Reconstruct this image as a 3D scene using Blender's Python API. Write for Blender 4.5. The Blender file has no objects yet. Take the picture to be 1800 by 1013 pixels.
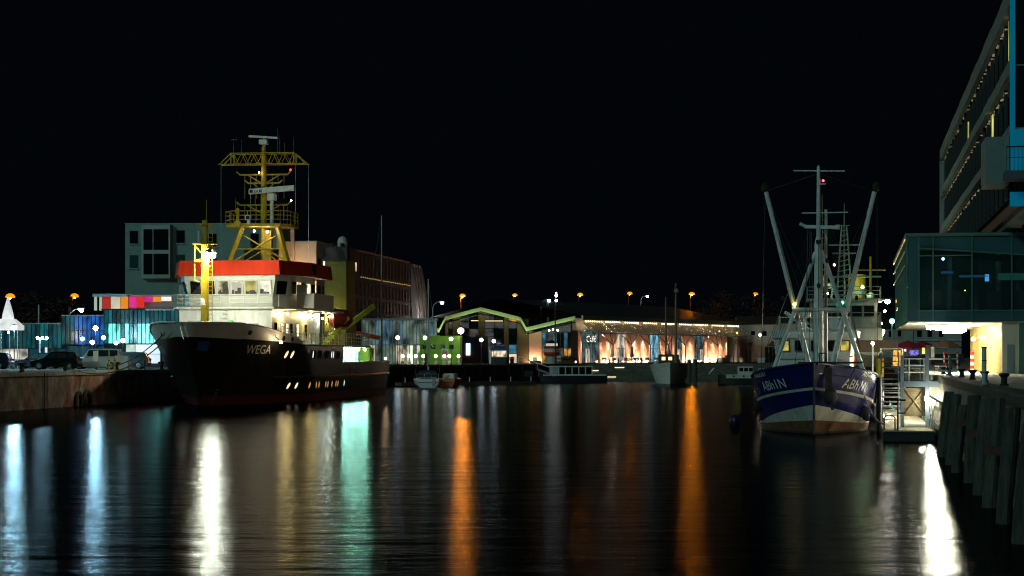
import bpy, bmesh, math, random
from mathutils import Vector, Matrix
random.seed(7)
R = math.radians
SC = bpy.context.scene
COL = SC.collection
# ------------------------------------------------------------------ camera, sky, light
H, F, HZ = 3.6, 3500.0, 627.0
cd = bpy.data.cameras.new('camera'); cam = bpy.data.objects.new('camera', cd); COL.objects.link(cam)
cam.location = (0, 0, H); cam.rotation_euler = (R(90), 0, 0)
cd.sensor_width = 36; cd.lens = 70; cd.shift_y = 0.0669; cd.clip_start = 0.5; cd.clip_end = 3000
SC.camera = cam
W = bpy.data.worlds.new('World'); SC.world = W; W.use_nodes = True
bg = W.node_tree.nodes['Background']; bg.inputs[0].default_value = (0.22, 0.45, 0.75, 1); bg.inputs[1].default_value = 0.0028
sd = bpy.data.lights.new('moon', 'SUN'); sd.energy = 0.5; sd.angle = R(8); sd.color = (0.5, 0.95, 0.92)  # broad fill standing in for street lamps behind the camera
sun = bpy.data.objects.new('moon', sd); COL.objects.link(sun)
sun.rotation_euler = Vector((0.62, 0.74, -0.42)).to_track_quat('-Z', 'Y').to_euler()
SC.view_settings.view_transform = 'Standard'; SC.view_settings.look = 'None'
SC.view_settings.exposure = 0; SC.view_settings.gamma = 1; SC.view_settings.use_curve_mapping = False
cy = SC.cycles
cy.use_denoising = True; cy.max_bounces = 5; cy.diffuse_bounces = 2; cy.glossy_bounces = 3; cy.transmission_bounces = 4
cy.caustics_reflective = False; cy.caustics_refractive = False; cy.sample_clamp_indirect = 3; cy.use_adaptive_sampling = False
cy.use_light_tree = True; cy.filter_width = 1.15

def gx(px, Y): return (px - 900) * Y / F
def gz(py, Y): return H - (py - HZ) * Y / F

# ------------------------------------------------------------------ materials
MATS = {}
def mat(name, col, rough=0.6, metal=0.0, var=0.0, scale=1.0, bump=0.0, col2=None, stretch=None, spec=0.5, alpha=1.0, rust=0.0, rcol=(0.16, 0.07, 0.025)):
    if name in MATS: return MATS[name]
    m = bpy.data.materials.new(name); m.use_nodes = True; MATS[name] = m
    n = m.node_tree.nodes; l = m.node_tree.links; b = n['Principled BSDF']
    b.inputs['Base Color'].default_value = (*col, 1); b.inputs['Roughness'].default_value = rough
    b.inputs['Metallic'].default_value = metal; b.inputs['Specular IOR Level'].default_value = spec
    b.inputs['Alpha'].default_value = alpha
    if rust > 0:      # runs of rust and dirt down the plating
        tc2 = n.new('ShaderNodeTexCoord'); m2 = n.new('ShaderNodeMapping'); m2.inputs['Scale'].default_value = (2.2, 2.2, 0.16); n2 = n.new('ShaderNodeTexNoise'); n2.inputs['Scale'].default_value = 1.3; n2.inputs['Detail'].default_value = 7; n2.inputs['Roughness'].default_value = 0.7
        l.new(tc2.outputs['Object'], m2.inputs[0]); l.new(m2.outputs[0], n2.inputs['Vector'])
        r2 = n.new('ShaderNodeMapRange'); r2.inputs[1].default_value = 0.54; r2.inputs[2].default_value = 0.72; r2.inputs[3].default_value = 0; r2.inputs[4].default_value = rust; l.new(n2.outputs[0], r2.inputs[0])
        mx = n.new('ShaderNodeMix'); mx.data_type = 'RGBA'; l.new(r2.outputs[0], mx.inputs[0]); mx.inputs[6].default_value = (*col, 1); mx.inputs[7].default_value = (*rcol, 1); l.new(mx.outputs[2], b.inputs['Base Color'])
    if var > 0 or bump > 0 or col2:
        tc = n.new('ShaderNodeTexCoord'); mp = n.new('ShaderNodeMapping'); nz = n.new('ShaderNodeTexNoise')
        l.new(tc.outputs['Object'], mp.inputs[0]); l.new(mp.outputs[0], nz.inputs['Vector'])
        if stretch: mp.inputs['Scale'].default_value = stretch
        nz.inputs['Scale'].default_value = scale; nz.inputs['Detail'].default_value = 6; nz.inputs['Roughness'].default_value = 0.65
        if var > 0 or col2:
            cr = n.new('ShaderNodeValToRGB'); l.new(nz.outputs[0], cr.inputs[0])
            c2 = col2 if col2 else tuple(c * (1 - var) for c in col)
            cr.color_ramp.elements[0].position = 0.36; cr.color_ramp.elements[1].position = 0.62
            cr.color_ramp.elements[0].color = (*c2, 1); cr.color_ramp.elements[1].color = (*col, 1)
            l.new(cr.outputs[0], mx.inputs[6] if rust > 0 else b.inputs['Base Color'])
        if bump > 0:
            bp = n.new('ShaderNodeBump'); bp.inputs['Strength'].default_value = bump; bp.inputs['Distance'].default_value = 0.05
            l.new(nz.outputs[0], bp.inputs['Height']); l.new(bp.outputs[0], b.inputs['Normal'])
    return m
def emi(name, col, st, var=None, scale=1.0, base=(0.02, 0.02, 0.02), stretch=None, samp=True):
    """a thing that gives off light; var = (low, high) range for the uneven brightness of a lit room behind glass"""
    if name in MATS: return MATS[name]
    m = bpy.data.materials.new(name); m.use_nodes = True; MATS[name] = m
    n = m.node_tree.nodes; l = m.node_tree.links; b = n['Principled BSDF']
    b.inputs['Base Color'].default_value = (*base, 1); b.inputs['Roughness'].default_value = 0.15
    b.inputs['Emission Color'].default_value = (*col, 1); b.inputs['Emission Strength'].default_value = st
    if var:
        tc = n.new('ShaderNodeTexCoord'); mp = n.new('ShaderNodeMapping'); nz = n.new('ShaderNodeTexNoise'); mr = n.new('ShaderNodeMapRange')
        l.new(tc.outputs['Object'], mp.inputs[0]); l.new(mp.outputs[0], nz.inputs['Vector'])
        if stretch: mp.inputs['Scale'].default_value = stretch
        nz.inputs['Scale'].default_value = scale; nz.inputs['Detail'].default_value = 4
        mr.inputs[1].default_value = 0.38; mr.inputs[2].default_value = 0.62
        mr.inputs[3].default_value = st * var[0]; mr.inputs[4].default_value = st * var[1]
        l.new(nz.outputs[0], mr.inputs[0]); l.new(mr.outputs[0], b.inputs['Emission Strength'])
    if not samp: m.cycles.emission_sampling = 'NONE'
    return m

# ------------------------------------------------------------------ mesh building
class MB:
    def __init__(s): s.v = []; s.f = []
    def add(s, vs, fs):
        o = len(s.v); s.v += [tuple(v) for v in vs]; s.f += [tuple(i + o for i in f) for f in fs]; return s
    def box(s, x0, x1, y0, y1, z0, z1):
        return s.add([(x0,y0,z0),(x1,y0,z0),(x1,y1,z0),(x0,y1,z0),(x0,y0,z1),(x1,y0,z1),(x1,y1,z1),(x0,y1,z1)],
                     [(0,3,2,1),(4,5,6,7),(0,1,5,4),(1,2,6,5),(2,3,7,6),(3,0,4,7)])
    def bbox(s, x0, x1, y0, y1, z0, z1, b=0.05):
        """box with chamfered vertical and top edges"""
        p = [(x0+b,y0),(x1-b,y0),(x1,y0+b),(x1,y1-b),(x1-b,y1),(x0+b,y1),(x0,y1-b),(x0,y0+b)]
        cx, cy_ = (x0+x1)/2, (y0+y1)/2
        def ins(q): return [(x + (b if x < cx else -b), y + (b if y < cy_ else -b)) for x, y in q]
        return s.loft([[(x,y,z0) for x,y in p], [(x,y,z1-b) for x,y in p], [(x,y,z1) for x,y in ins(p)]], True, True)
    def cyl(s, a, b, r0, r1=None, n=8):
        a = Vector(a); b = Vector(b); r1 = r0 if r1 is None else r1
        d = (b - a).normalized(); u = d.orthogonal().normalized(); w = d.cross(u)
        ring = lambda c, r: [c + (u * math.cos(2*math.pi*i/n) + w * math.sin(2*math.pi*i/n)) * r for i in range(n)]
        return s.loft([ring(a, r0), ring(b, r1)], True, True)
    def pipe(s, pts, r, n=6):
        for a, b in zip(pts, pts[1:]): s.cyl(a, b, r, r, n)
        return s
    def bar(s, a, b, w, h):
        """rectangular bar from a to b"""
        a = Vector(a); b = Vector(b); d = (b - a).normalized()
        up = Vector((0,0,1)) if abs(d.z) < 0.95 else Vector((0,1,0))
        u = d.cross(up).normalized() * w/2; v = u.cross(d).normalized() * h/2
        return s.loft([[a+u+v, a-u+v, a-u-v, a+u-v], [b+u+v, b-u+v, b-u-v, b+u-v]], True, True)
    def loft(s, rings, close=True, cap=True):
        n = len(rings[0]); vs = [p for r in rings for p in r]; fs = []
        for k in range(len(rings)-1):
            for i in range(n if close else n-1):
                j = (i+1) % n; fs.append((k*n+i, k*n+j, (k+1)*n+j, (k+1)*n+i))
        if cap: fs.append(tuple(range(n-1,-1,-1))); fs.append(tuple((len(rings)-1)*n + i for i in range(n)))
        return s.add(vs, fs)
    def lathe(s, prof, c=(0,0,0), n=12):
        return s.loft([[(c[0]+r*math.cos(2*math.pi*i/n), c[1]+r*math.sin(2*math.pi*i/n), c[2]+z) for i in range(n)] for r, z in prof], True, True)
    def sph(s, c, r, n=8, k=5, sz=1.0):
        return s.lathe([(max(r*math.sin(math.pi*i/k), r*0.02), -r*sz*math.cos(math.pi*i/k)) for i in range(k+1)], c, n)
    def prism(s, poly, z0, z1):
        return s.loft([[(x,y,z0) for x,y in poly], [(x,y,z1) for x,y in poly]], True, True)
    def extr(s, poly3, vec):
        vec = Vector(vec); return s.loft([[Vector(p) for p in poly3], [Vector(p)+vec for p in poly3]], True, True)
    def grid(s, rows):
        return s.loft(rows, False, False)
def link(o, parent=None, label=None, cat=None, group=None, kind=None):
    COL.objects.link(o)
    if parent: o.parent = parent
    if label: o['label'] = label
    if cat: o['category'] = cat
    if group: o['group'] = group
    if kind: o['kind'] = kind
    return o
def O(name, mb, m, parent=None, label=None, cat=None, group=None, kind=None, loc=None, rz=0, smooth=False):
    me = bpy.data.meshes.new(name); me.from_pydata(mb.v, [], mb.f)
    bm = bmesh.new(); bm.from_mesh(me); bmesh.ops.recalc_face_normals(bm, faces=bm.faces); bm.to_mesh(me); bm.free()
    me.materials.append(m)
    if smooth:
        for p in me.polygons: p.use_smooth = True
        me.set_sharp_from_angle(angle=R(38))
    o = bpy.data.objects.new(name, me)
    if loc: o.location = loc
    o.rotation_euler.z = rz
    return link(o, parent, label, cat, group, kind)
def T(name, label, cat, loc, rz=0, group=None, kind=None):
    o = bpy.data.objects.new(name, None); o.location = loc; o.rotation_euler.z = rz; o.empty_display_size = 0.3
    return link(o, None, label, cat, group, kind)
def again(o, parent, loc):
    c = o.copy(); COL.objects.link(c); c.parent = parent; c.location = loc; return c
def dup(root, loc, rz, label, group=None):
    r = root.copy(); COL.objects.link(r); r.location = loc; r.rotation_euler.z = rz; r['label'] = label
    if group: r['group'] = group
    for ch in list(root.children):
        c = ch.copy(); COL.objects.link(c); c.parent = r
        for g in list(ch.children):
            d = g.copy(); COL.objects.link(d); d.parent = c
    return r
def text_geo(s, size):
    cu = bpy.data.curves.new('t', 'FONT'); cu.body = s; cu.size = size; cu.offset = size*0.004; cu.resolution_u = 3
    o = bpy.data.objects.new('t', cu); COL.objects.link(o)
    dg = bpy.context.evaluated_depsgraph_get(); me = bpy.data.meshes.new_from_object(o.evaluated_get(dg))
    vs = [v.co.copy() for v in me.vertices]; fs = [tuple(p.vertices) for p in me.polygons]
    bpy.data.objects.remove(o); bpy.data.meshes.remove(me)
    x0 = min(v.x for v in vs); x1 = max(v.x for v in vs)
    return [Vector((v.x - (x0+x1)/2, v.y, 0)) for v in vs], fs, x1-x0
def text_on(name, s, size, fn, m, parent):
    """letters laid on a surface: fn(x, y) gives the point that letter point (x, y) lies on"""
    vs, fs, w = text_geo(s, size); mb = MB(); mb.v = [tuple(fn(v.x, v.y)) for v in vs]; mb.f = fs
    return O(name, mb, m, parent)

# ------------------------------------------------------------------ common materials
white = mat('white_paint', (0.76, 0.75, 0.7), 0.45, scale=1.6, col2=(0.6, 0.57, 0.5), stretch=(2, 2, 0.3), rust=0.25, rcol=(0.3, 0.2, 0.11))
offw = mat('weathered_white_paint', (0.62, 0.63, 0.6), 0.55, var=0.25, scale=1.2, bump=0.1)
black = mat('black_paint', (0.012, 0.012, 0.014), 0.32, var=0.4, scale=0.8)
blackr = mat('black_rubber', (0.012, 0.012, 0.012), 0.8)
red = mat('signal_red_paint', (0.66, 0.035, 0.006), 0.65, var=0.15, scale=1.2, stretch=(2, 2, 0.3), spec=0.15, rust=0.55, rcol=(0.22, 0.02, 0.01))
yel = mat('mast_yellow_paint', (0.62, 0.40, 0.01), 0.5, var=0.25, scale=2.5, rust=0.7, rcol=(0.14, 0.075, 0.02))
lime = mat('lime_yellow_paint', (0.45, 0.55, 0.04), 0.5, var=0.1)
steel = mat('galvanised_steel', (0.42, 0.44, 0.45), 0.4, 0.7, var=0.2, scale=6)
dsteel = mat('dark_steel', (0.03, 0.034, 0.036), 0.5, 0.3, var=0.3, scale=5)
glassd = mat('dark_window_glass', (0.006, 0.008, 0.01), 0.06)
grey = mat('grey_paint', (0.25, 0.27, 0.28), 0.5, var=0.15, scale=2)
wood = mat('weathered_timber', (0.085, 0.085, 0.062), 0.85, var=0.65, scale=3, bump=0.8, stretch=(3, 3, 0.4))
conc = mat('quay_concrete', (0.3, 0.28, 0.25), 0.85, var=0.45, scale=0.7, bump=0.5)
brown = mat('varnished_brown_wood', (0.12, 0.05, 0.02), 0.5, var=0.3, scale=3)
rope_m = mat('mooring_rope', (0.18, 0.15, 0.11), 0.9)
letter = mat('white_lettering', (0.7, 0.7, 0.68), 0.5)
lamp_w = (0.42, 0.8, 1.0); lamp_o = (1.0, 0.25, 0.006); lamp_y = (1.0, 0.82, 0.45)
def glow(col, I, r):
    """emitting lamp surface: radiance that gives radiant intensity I from a disc of radius r"""
    L = I / (math.pi * r * r); return emi('lamp_%d_%d_%d_%d' % (col[0]*99, col[1]*99, col[2]*99, L), col, L)
# ------------------------------------------------------------------ water and land
def water_mat():
    m = bpy.data.materials.new('harbour_water'); m.use_nodes = True
    n = m.node_tree.nodes; l = m.node_tree.links; n.remove(n['Principled BSDF'])
    b = n.new('ShaderNodeBsdfAnisotropic'); b.distribution = 'BECKMANN'; b.inputs['Color'].default_value = (0.29, 0.31, 0.32, 1); df = n.new('ShaderNodeBsdfDiffuse'); df.inputs[0].default_value = (0.0012, 0.0025, 0.0035, 1)
    fr = n.new('ShaderNodeFresnel'); fr.inputs[0].default_value = 1.33; mxs = n.new('ShaderNodeMixShader')
    l.new(fr.outputs[0], mxs.inputs[0]); l.new(df.outputs[0], mxs.inputs[1]); l.new(b.outputs[0], mxs.inputs[2]); l.new(mxs.outputs[0], n['Material Output'].inputs[0])
    tc = n.new('ShaderNodeTexCoord'); hs = []
    for sc, dist in (((0.3, 0.8, 1), 1.0), ((2.2, 4.5, 1), 1.0), ((0.07, 0.16, 1), 1.0)):
        mp = n.new('ShaderNodeMapping'); mp.inputs['Scale'].default_value = sc
        nz = n.new('ShaderNodeTexNoise'); nz.inputs['Scale'].default_value = 1.0; nz.inputs['Detail'].default_value = 3
        l.new(tc.outputs['Object'], mp.inputs[0]); l.new(mp.outputs[0], nz.inputs['Vector']); hs.append(nz)
    bp = None
    for nz, d in zip(hs, (0.045, 0.013, 0.03)):
        q = n.new('ShaderNodeBump'); q.inputs['Strength'].default_value = 1.0; q.inputs['Distance'].default_value = d
        l.new(nz.outputs[0], q.inputs['Height'])
        if bp: l.new(bp.outputs[0], q.inputs['Normal'])
        bp = q
    l.new(bp.outputs[0], b.inputs['Normal'])
    # calmer and rougher patches of the surface
    mr = n.new('ShaderNodeMapRange'); mr.inputs[3].default_value = 0.17; mr.inputs[4].default_value = 0.225
    l.new(hs[2].outputs[0], mr.inputs[0]); l.new(mr.outputs[0], b.inputs['Roughness'])
    return m
O('water', MB().add([(-300,-80,0),(300,-80,0),(300,420,0),(-300,420,0)], [(0,1,2,3)]), water_mat(), kind='structure')

LQ = R(-8.45)             # heading of the west quay and everything along it
RQ = -math.atan(0.171)    # heading of the east quay
def lq(Y, off=0): return (-52.9 + 0.1486*Y + off*0.989, Y - off*0.147)
def rq(Y, off=0): return (3.83 + 0.171*Y + off*0.9857, Y - off*0.1686)
gr = mat('quay_ground', (0.10, 0.105, 0.085), 0.9, scale=0.25, col2=(0.05, 0.075, 0.03), bump=0.3)
pav = mat('promenade_paving', (0.24, 0.22, 0.19), 0.85, var=0.35, scale=0.6, bump=0.2)
L0, L1, L2, L3, R1 = lq(20), (-15.3, 253), (5, 285), (45, 292), (54.0, 293.5)
far_z = 2.5
mb = MB().prism([L0, L1, L2, (9, 310), (58, 330), (60, 1200), (-500, 1200), (-500, 20)], -1.0, 2.5)
O('ground', mb, gr, kind='structure')
mb = MB().prism([rq(8), (300, 8), (300, 1200), (60.2, 1200), (58.2, 330), (R1[0], R1[1])], -1.0, 2.72)
O('promenade', mb, pav, kind='structure')

mb = MB().grid([[(*lq(Y_, o_), 2.515) for Y_ in (60, 100, 140, 180, 220, 250)] for o_ in (-0.85, -4.2)])
O('grass_verge', mb, mat('verge_grass', (0.10, 0.13, 0.03), 0.9, scale=2.5, col2=(0.05, 0.07, 0.02), bump=1.0), kind='structure')
# west quay wall: face, coping stones, ladder, fenders
wallm = bpy.data.materials.new('stained_quay_masonry'); wallm.use_nodes = True
def _w():
    n = wallm.node_tree.nodes; l = wallm.node_tree.links; b = n['Principled BSDF']; b.inputs['Roughness'].default_value = 0.85
    tc = n.new('ShaderNodeTexCoord'); mp = n.new('ShaderNodeMapping'); mp.inputs['Scale'].default_value = (1, 0.9, 0.7); l.new(tc.outputs['Object'], mp.inputs[0])
    a = n.new('ShaderNodeTexNoise'); a.inputs['Scale'].default_value = 0.8; a.inputs['Detail'].default_value = 8; a.inputs['Roughness'].default_value = 0.7
    c = n.new('ShaderNodeTexNoise'); c.inputs['Scale'].default_value = 0.22; c.inputs['Detail'].default_value = 3
    l.new(mp.outputs[0], a.inputs['Vector']); l.new(tc.outputs['Object'], c.inputs['Vector'])
    r1 = n.new('ShaderNodeValToRGB'); r2 = n.new('ShaderNodeValToRGB'); mx = n.new('ShaderNodeMix'); mx.data_type = 'RGBA'
    for r, cs in ((r1, ((0.3, (0.03, 0.026, 0.02)), (0.5, (0.16, 0.12, 0.085)), (0.7, (0.34, 0.28, 0.22)))), (r2, ((0.3, (0.05, 0.03, 0.02)), (0.5, (0.26, 0.10, 0.05)), (0.66, (0.42, 0.36, 0.3))))):
        e = r.color_ramp.elements; e[0].position, e[1].position = cs[0][0], cs[2][0]; e[0].color = (*cs[0][1], 1); e[1].color = (*cs[2][1], 1)
        k = e.new(cs[1][0]); k.color = (*cs[1][1], 1)
        l.new(a.outputs[0], r.inputs[0])
    mr = n.new('ShaderNodeMapRange'); mr.inputs[1].default_value = 0.52; mr.inputs[2].default_value = 0.6
    l.new(c.outputs[0], mr.inputs[0]); l.new(mr.outputs[0], mx.inputs[0]); l.new(r1.outputs[0], mx.inputs[6]); l.new(r2.outputs[0], mx.inputs[7])
    l.new(mx.outputs[2], b.inputs['Base Color'])
    bp = n.new('ShaderNodeBump'); bp.inputs['Distance'].default_value = 0.08; l.new(a.outputs[0], bp.inputs['Height']); l.new(bp.outputs[0], b.inputs['Normal'])
_w()
x, y = lq(100)
qw = T('quay_wall', 'long stained masonry quay wall along the black ship and parked cars', 'quay wall', (x, y, 0), LQ)
O('wall_face', MB().box(-0.6, 0.06, -70, 154.5, -1, 2.26), wallm, qw)
stones = [O('coping_stone', MB().bbox(-0.8, 0.16, 0.012, 1.968, 2.262, 2.52 + 0.02*k, 0.03), mat('coping_%d' % k, c, 0.85, var=0.4, scale=1.5, bump=0.4), qw, loc=(0, 2.0*k, 0))
          for k, c in enumerate(((0.3,0.27,0.23), (0.22,0.2,0.17), (0.38,0.35,0.3)))]
for k in range(3, 77): again(random.choice(stones), qw, (random.uniform(-0.02, 0.02), 2.0*k, 0))
for yy in (38, 62, 110):
    ld = MB(); [ld.cyl((0.17, yy+sx, -0.3), (0.17, yy+sx, 2.5), 0.03) for sx in (0, 0.45)]
    for k in range(9): ld.cyl((0.17, yy, 0.1+0.28*k), (0.17, yy+0.45, 0.1+0.28*k), 0.02, n=5)
    O('wall_ladder', ld, dsteel, qw)
for yy, z in ((27, 0.35), (44.5, 0.3), (46.2, 0.42)):
    O('tyre_fender', MB().add(*(lambda vs, fs: (vs, fs))(*(lambda n, m_: ([(0.16+0.16*math.cos(2*math.pi*j/m_), yy+(0.62+0.2*math.sin(2*math.pi*j/m_))*math.cos(2*math.pi*i/n), z+(0.62+0.2*math.sin(2*math.pi*j/m_))*math.sin(2*math.pi*i/n)) for i in range(n) for j in range(m_)],
      [(i*m_+j, ((i+1)%n)*m_+j, ((i+1)%n)*m_+(j+1)%m_, i*m_+(j+1)%m_) for i in range(n) for j in range(m_)]))(14, 6))), blackr, qw, smooth=True)
    O('fender_rope', MB().pipe([(0.15, yy, z+0.7), (0.17, yy+0.35, 1.6), (0.17, yy+0.5, 2.3)], 0.03, 5), rope_m, qw)
# far quay wall up to the café steps
fq = T('quay_wall', 'dark far quay wall behind the moored sailing yacht', 'quay wall', (*L1, 0), math.atan2(L2[1]-L1[1], L2[0]-L1[0]))
Lf = math.dist(L1, L2); dk = mat('dark_wet_masonry', (0.05, 0.045, 0.04), 0.8, var=0.6, scale=0.8, bump=0.5)
O('wall_face', MB().box(0, Lf, -0.05, 0.5, -1, 2.28), dk, fq)
st = O('coping_stone', MB().bbox(0.01, 1.49, -0.14, 0.7, 2.282, 2.54, 0.03), conc, fq, loc=(0, 0, 0))
for k in range(1, 25): again(st, fq, (1.5*k, 0, 0))
for k in range(10): O('fender_pile', MB().cyl((2+3.6*k, -0.3, -1), (2+3.6*k, -0.28, 2.1), 0.15, 0.13), wood, fq)
# terrace steps below the café
st_ = T('terrace_steps', 'broad stone terrace steps leading down to the water before the café', 'steps', (*L2, 0), math.atan2(L3[1]-L2[1], L3[0]-L2[0]))
Ls = math.dist(L2, R1); stm = mat('terrace_stone', (0.2, 0.17, 0.13), 0.85, var=0.4, scale=0.7, bump=0.2)
for k in range(6):
    O('step', MB().bbox(0, Ls + 2*k*0.4, 0.02 + 4.6*k, 4.6*k + 60 if k == 5 else 4.6*(k+1)+0.02, -1, 0.35 + 0.43*k, 0.04), stm, st_)

# timber-piled east quay
x, y = rq(0)
eq = T('timber_quay_wall', 'old timber piled quay wall with raked weathered posts', 'quay wall', (x, y, 0), RQ)
O('back_wall', MB().box(0.35, 0.6, 12, 296, -1, 2.45), dk, eq)
O('waling_beam', MB().box(-0.2, 0.0, 12, 160, 1.42, 1.66), wood, eq)
O('waling_beam', MB().box(-0.24, 0.0, 12, 160, 0.5, 0.72), wood, eq)
O('cap_beam', MB().bbox(-0.06, 0.62, 12, 296, 2.45, 2.74, 0.03), wood, eq)
yy = 24.0
while yy < 200:
    r = random.uniform(0.17, 0.22); lean = random.uniform(-0.22, 0.1); top = random.choice((2.1, 2.35, 2.5, 2.62)); ov = random.uniform(0.05, 0.3)
    ring = lambda c, rr: [(c[0]+rr*(1+0.12*math.sin(3*a+yy))*math.cos(a), c[1]+rr*(1+0.12*math.sin(2*a+yy))*math.sin(a), c[2]) for a in (2*math.pi*i/9 for i in range(9))]
    pts = [((-0.42-ov, yy+lean, -1), r*1.05), ((-0.4-ov*0.8, yy+lean*0.5, 0.4), r*0.92), ((-0.37-ov*0.4, yy+lean*0.1, 1.5), r), ((-0.36, yy, top-0.08), r*0.97), ((-0.36, yy, top), r*0.8)]
    if not 73 < yy < 121: O('timber_pile', MB().loft([ring(c, rr) for c, rr in pts]), wood, eq, smooth=True)
    yy += random.uniform(4.4, 5.4) if yy < 110 else 6
for k, yy in enumerate((47, 55, 61)):
    O('rusty_bracket', MB().box(-0.72, -0.3, yy, yy+0.25, 1.3+0.1*k, 1.5+0.1*k), mat('rust', (0.12, 0.05, 0.03), 0.8, var=0.5, scale=8), eq)

def bollard(loc, label, m=black, s=1.0):
    t = T('bollard', label, 'bollard', loc, group='mooring bollards')
    O('post', MB().lathe([(0.26*s,0),(0.24*s,0.05),(0.17*s,0.12*s),(0.16*s,0.42*s),(0.24*s,0.52*s)], n=12), m, t, smooth=True)
    O('head', MB().lathe([(0.24*s,0.521*s),(0.29*s,0.57*s),(0.29*s,0.64*s),(0.2*s,0.68*s)], n=12), m, t, smooth=True)
for px, yw, lab in ((38, None, 'black mooring bollard on the quay edge before the dark blue car'), (114, None, 'black mooring bollard holding the rope beside the black hatchback'),
                   (204, None, 'black mooring bollard at the foot of the yellow ladder hoops'), (283, None, 'black mooring bollard on the quay by the ship\'s bow')):
    k = (px-900)/F; Y = (-52.9-0.6)/(k-0.1486); bollard((*lq(Y, -0.6), 2.5), lab)
for i, (px, py) in enumerate(((1646, 657), (1658, 659), (1668, 660), (1690, 664), (1709, 668), (1730, 672), (1764, 677))):
    k = (px-900)/F; Y = (3.83+0.62)/(k-0.171)
    bollard((*rq(Y, 0.62), 2.74), ('squat bollard farthest along the timber quay edge', 'second farthest squat bollard on the timber quay edge', 'third bollard on the timber quay edge, by the gangway post', 'bollard on the quay edge below the red and white post', 'bollard on the quay edge left of the pale banded post', 'bollard on the quay edge before the pale banded post', 'bollard on the quay edge beside the shrub')[i], blackr, 0.55)
# ------------------------------------------------------------------ the black research ship
WQ = R(-6.9)
wg = T('research_ship', 'black hulled ship with white superstructure, red roof band and yellow masts', 'ship', (-22.9, 146.5, 0), WQ)
def w_stem(z): return -0.82*z
def w_b(s, z):
    e = 16.0 - 0.55*max(z, 0); t = max(0.0, min(1.0, (s - w_stem(z))/e))
    b = (5.25 + 0.45*min(1, max(z, 0)/4)) * (t**(0.86 - 0.06*max(z, 0))*(1-t*t) + t*t*(1-0.25*(1-t)**2))
    if s > 36: b *= 1 - 0.16*((s-36)/15.0)**2
    return b
def w_rail(s): return 6.05 - (0.0 if s < -1.5 else 1.26*min(1, (s+1.5)/9.8)**1.35)
def w_zb(s): return 5.05 - 0.55*min(1, max(0, (s+5)/14.0))
def w_end(z): return 50.0 + 0.4*z
def strip(z0f, z1f, s_end, nz=4, ns=56, fin=None, s_from=None, off=0.0):
    """both sides of a band of plating between two height lines"""
    out = MB()
    for sg in (-1, 1):
        rows = []
        for j in range(nz+1):
            row = []
            for i in range(ns+1):
                u = i/ns; u = u**1.5
                zt = z0f(0)
                # start of the row is on the stem, found by iteration
                z = z0f(-3)+(z1f(-3)-z0f(-3))*j/nz; s0 = w_stem(z) if s_from is None else s_from
                s = s0 + (s_end - s0)*u
                z = z0f(s)+(z1f(s)-z0f(s))*j/nz
                s = max(s, w_stem(z)) if s_from is None else s
                if i == ns and s_end > 44: s = w_end(z)
                row.append((sg*(w_b(s, z) + (off if w_b(s,z) > 0.05 else 0)), s, z))
            rows.append(row)
        out.grid(rows)
    return out
S = strip
boot = mat('red_antifouling', (0.09, 0.012, 0.01), 0.5, var=0.3, scale=1)
hullm = mat('black_hull_paint', (0.009, 0.009, 0.01), 0.3, scale=1.1, col2=(0.03, 0.026, 0.02), stretch=(1.5, 1.5, 0.12), bump=0.05, rust=0.45, rcol=(0.08, 0.055, 0.035))
O('hull_bottom', S(lambda s: -0.7, lambda s: 0.68, 49), boot, wg, smooth=True)
hl = O('hull', S(lambda s: 0.68, lambda s: 2.0, 49), hullm, wg, smooth=True)
O('upper_hull', S(lambda s: 2.0, lambda s: w_zb(s), 24.1, nz=6), hullm, wg, smooth=True)
O('stern_bulwark', S(lambda s: 2.0, lambda s: 3.1, 49, nz=2, s_from=24.1), hullm, wg, smooth=True)
tr = MB(); zz = [-0.7, 0.68, 2.0, 3.1]
tr.loft([[(-w_b(w_end(z), z), w_end(z), z), (w_b(w_end(z), z), w_end(z), z)] for z in zz], False, False)
O('transom', tr, hullm, wg)
O('bulwark', S(w_zb, w_rail, 8.8, nz=3), mat('grey_white_bulwark', (0.74, 0.72, 0.68), 0.5, var=0.18, scale=0.8, stretch=(1, 1, 0.3)), wg, smooth=True)
for sg in (-1, 1):
    for mbx, zf, s0, s1, r in (('rubbing_strake', lambda s: 2.0, 6, 50.7, 0.11), ('deck_edge_bar', lambda s: w_zb(s), 0, 24.1, 0.06), ('rail_cap', w_rail, -4.9, 8.8, 0.07), ('stern_rail_cap', lambda s: 3.12, 24.1, 51.1, 0.07)):
        pts = [(sg*(w_b(s, zf(s))+0.04), s, zf(s)) for s in [s0 + (s1-s0)*i/26 for i in range(27)]]
        O(mbx, MB().pipe(pts, r, 6), white if 'cap' in mbx else black, wg)
dk_ = MB()
def deck(zf, s0, s1, n=24, inset=0.05):
    return MB().grid([[(-w_b(s, zf(s))+inset, s, zf(s)), (w_b(s, zf(s))-inset, s, zf(s))] for s in [s0+(s1-s0)*i/n for i in range(n+1)]])
deckm = mat('green_grey_deck', (0.08, 0.12, 0.09), 0.7, var=0.2)
O('foredeck', deck(lambda s: w_zb(s)-0.15, -3.6, 24.1), deckm, wg)
O('working_deck', deck(lambda s: 2.15, 24.1, 50), deckm, wg)
O('stem_bar', MB().loft([[(x, w_stem(z)+0.12-0.3*(0.16-abs(x)), z) for x in (-0.16, 0, 0.16)] for z in (-0.7, 1, 2, 3, 4, 5.03)], False, False), hullm, wg, smooth=True)
O('stem_cap', MB().loft([[(x, w_stem(z)+0.12-0.3*(0.16-abs(x)), z) for x in (-0.2, 0, 0.2)] for z in (5.03, 5.5, 6.08)], False, False), MATS['grey_white_bulwark'], wg, smooth=True)
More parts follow.
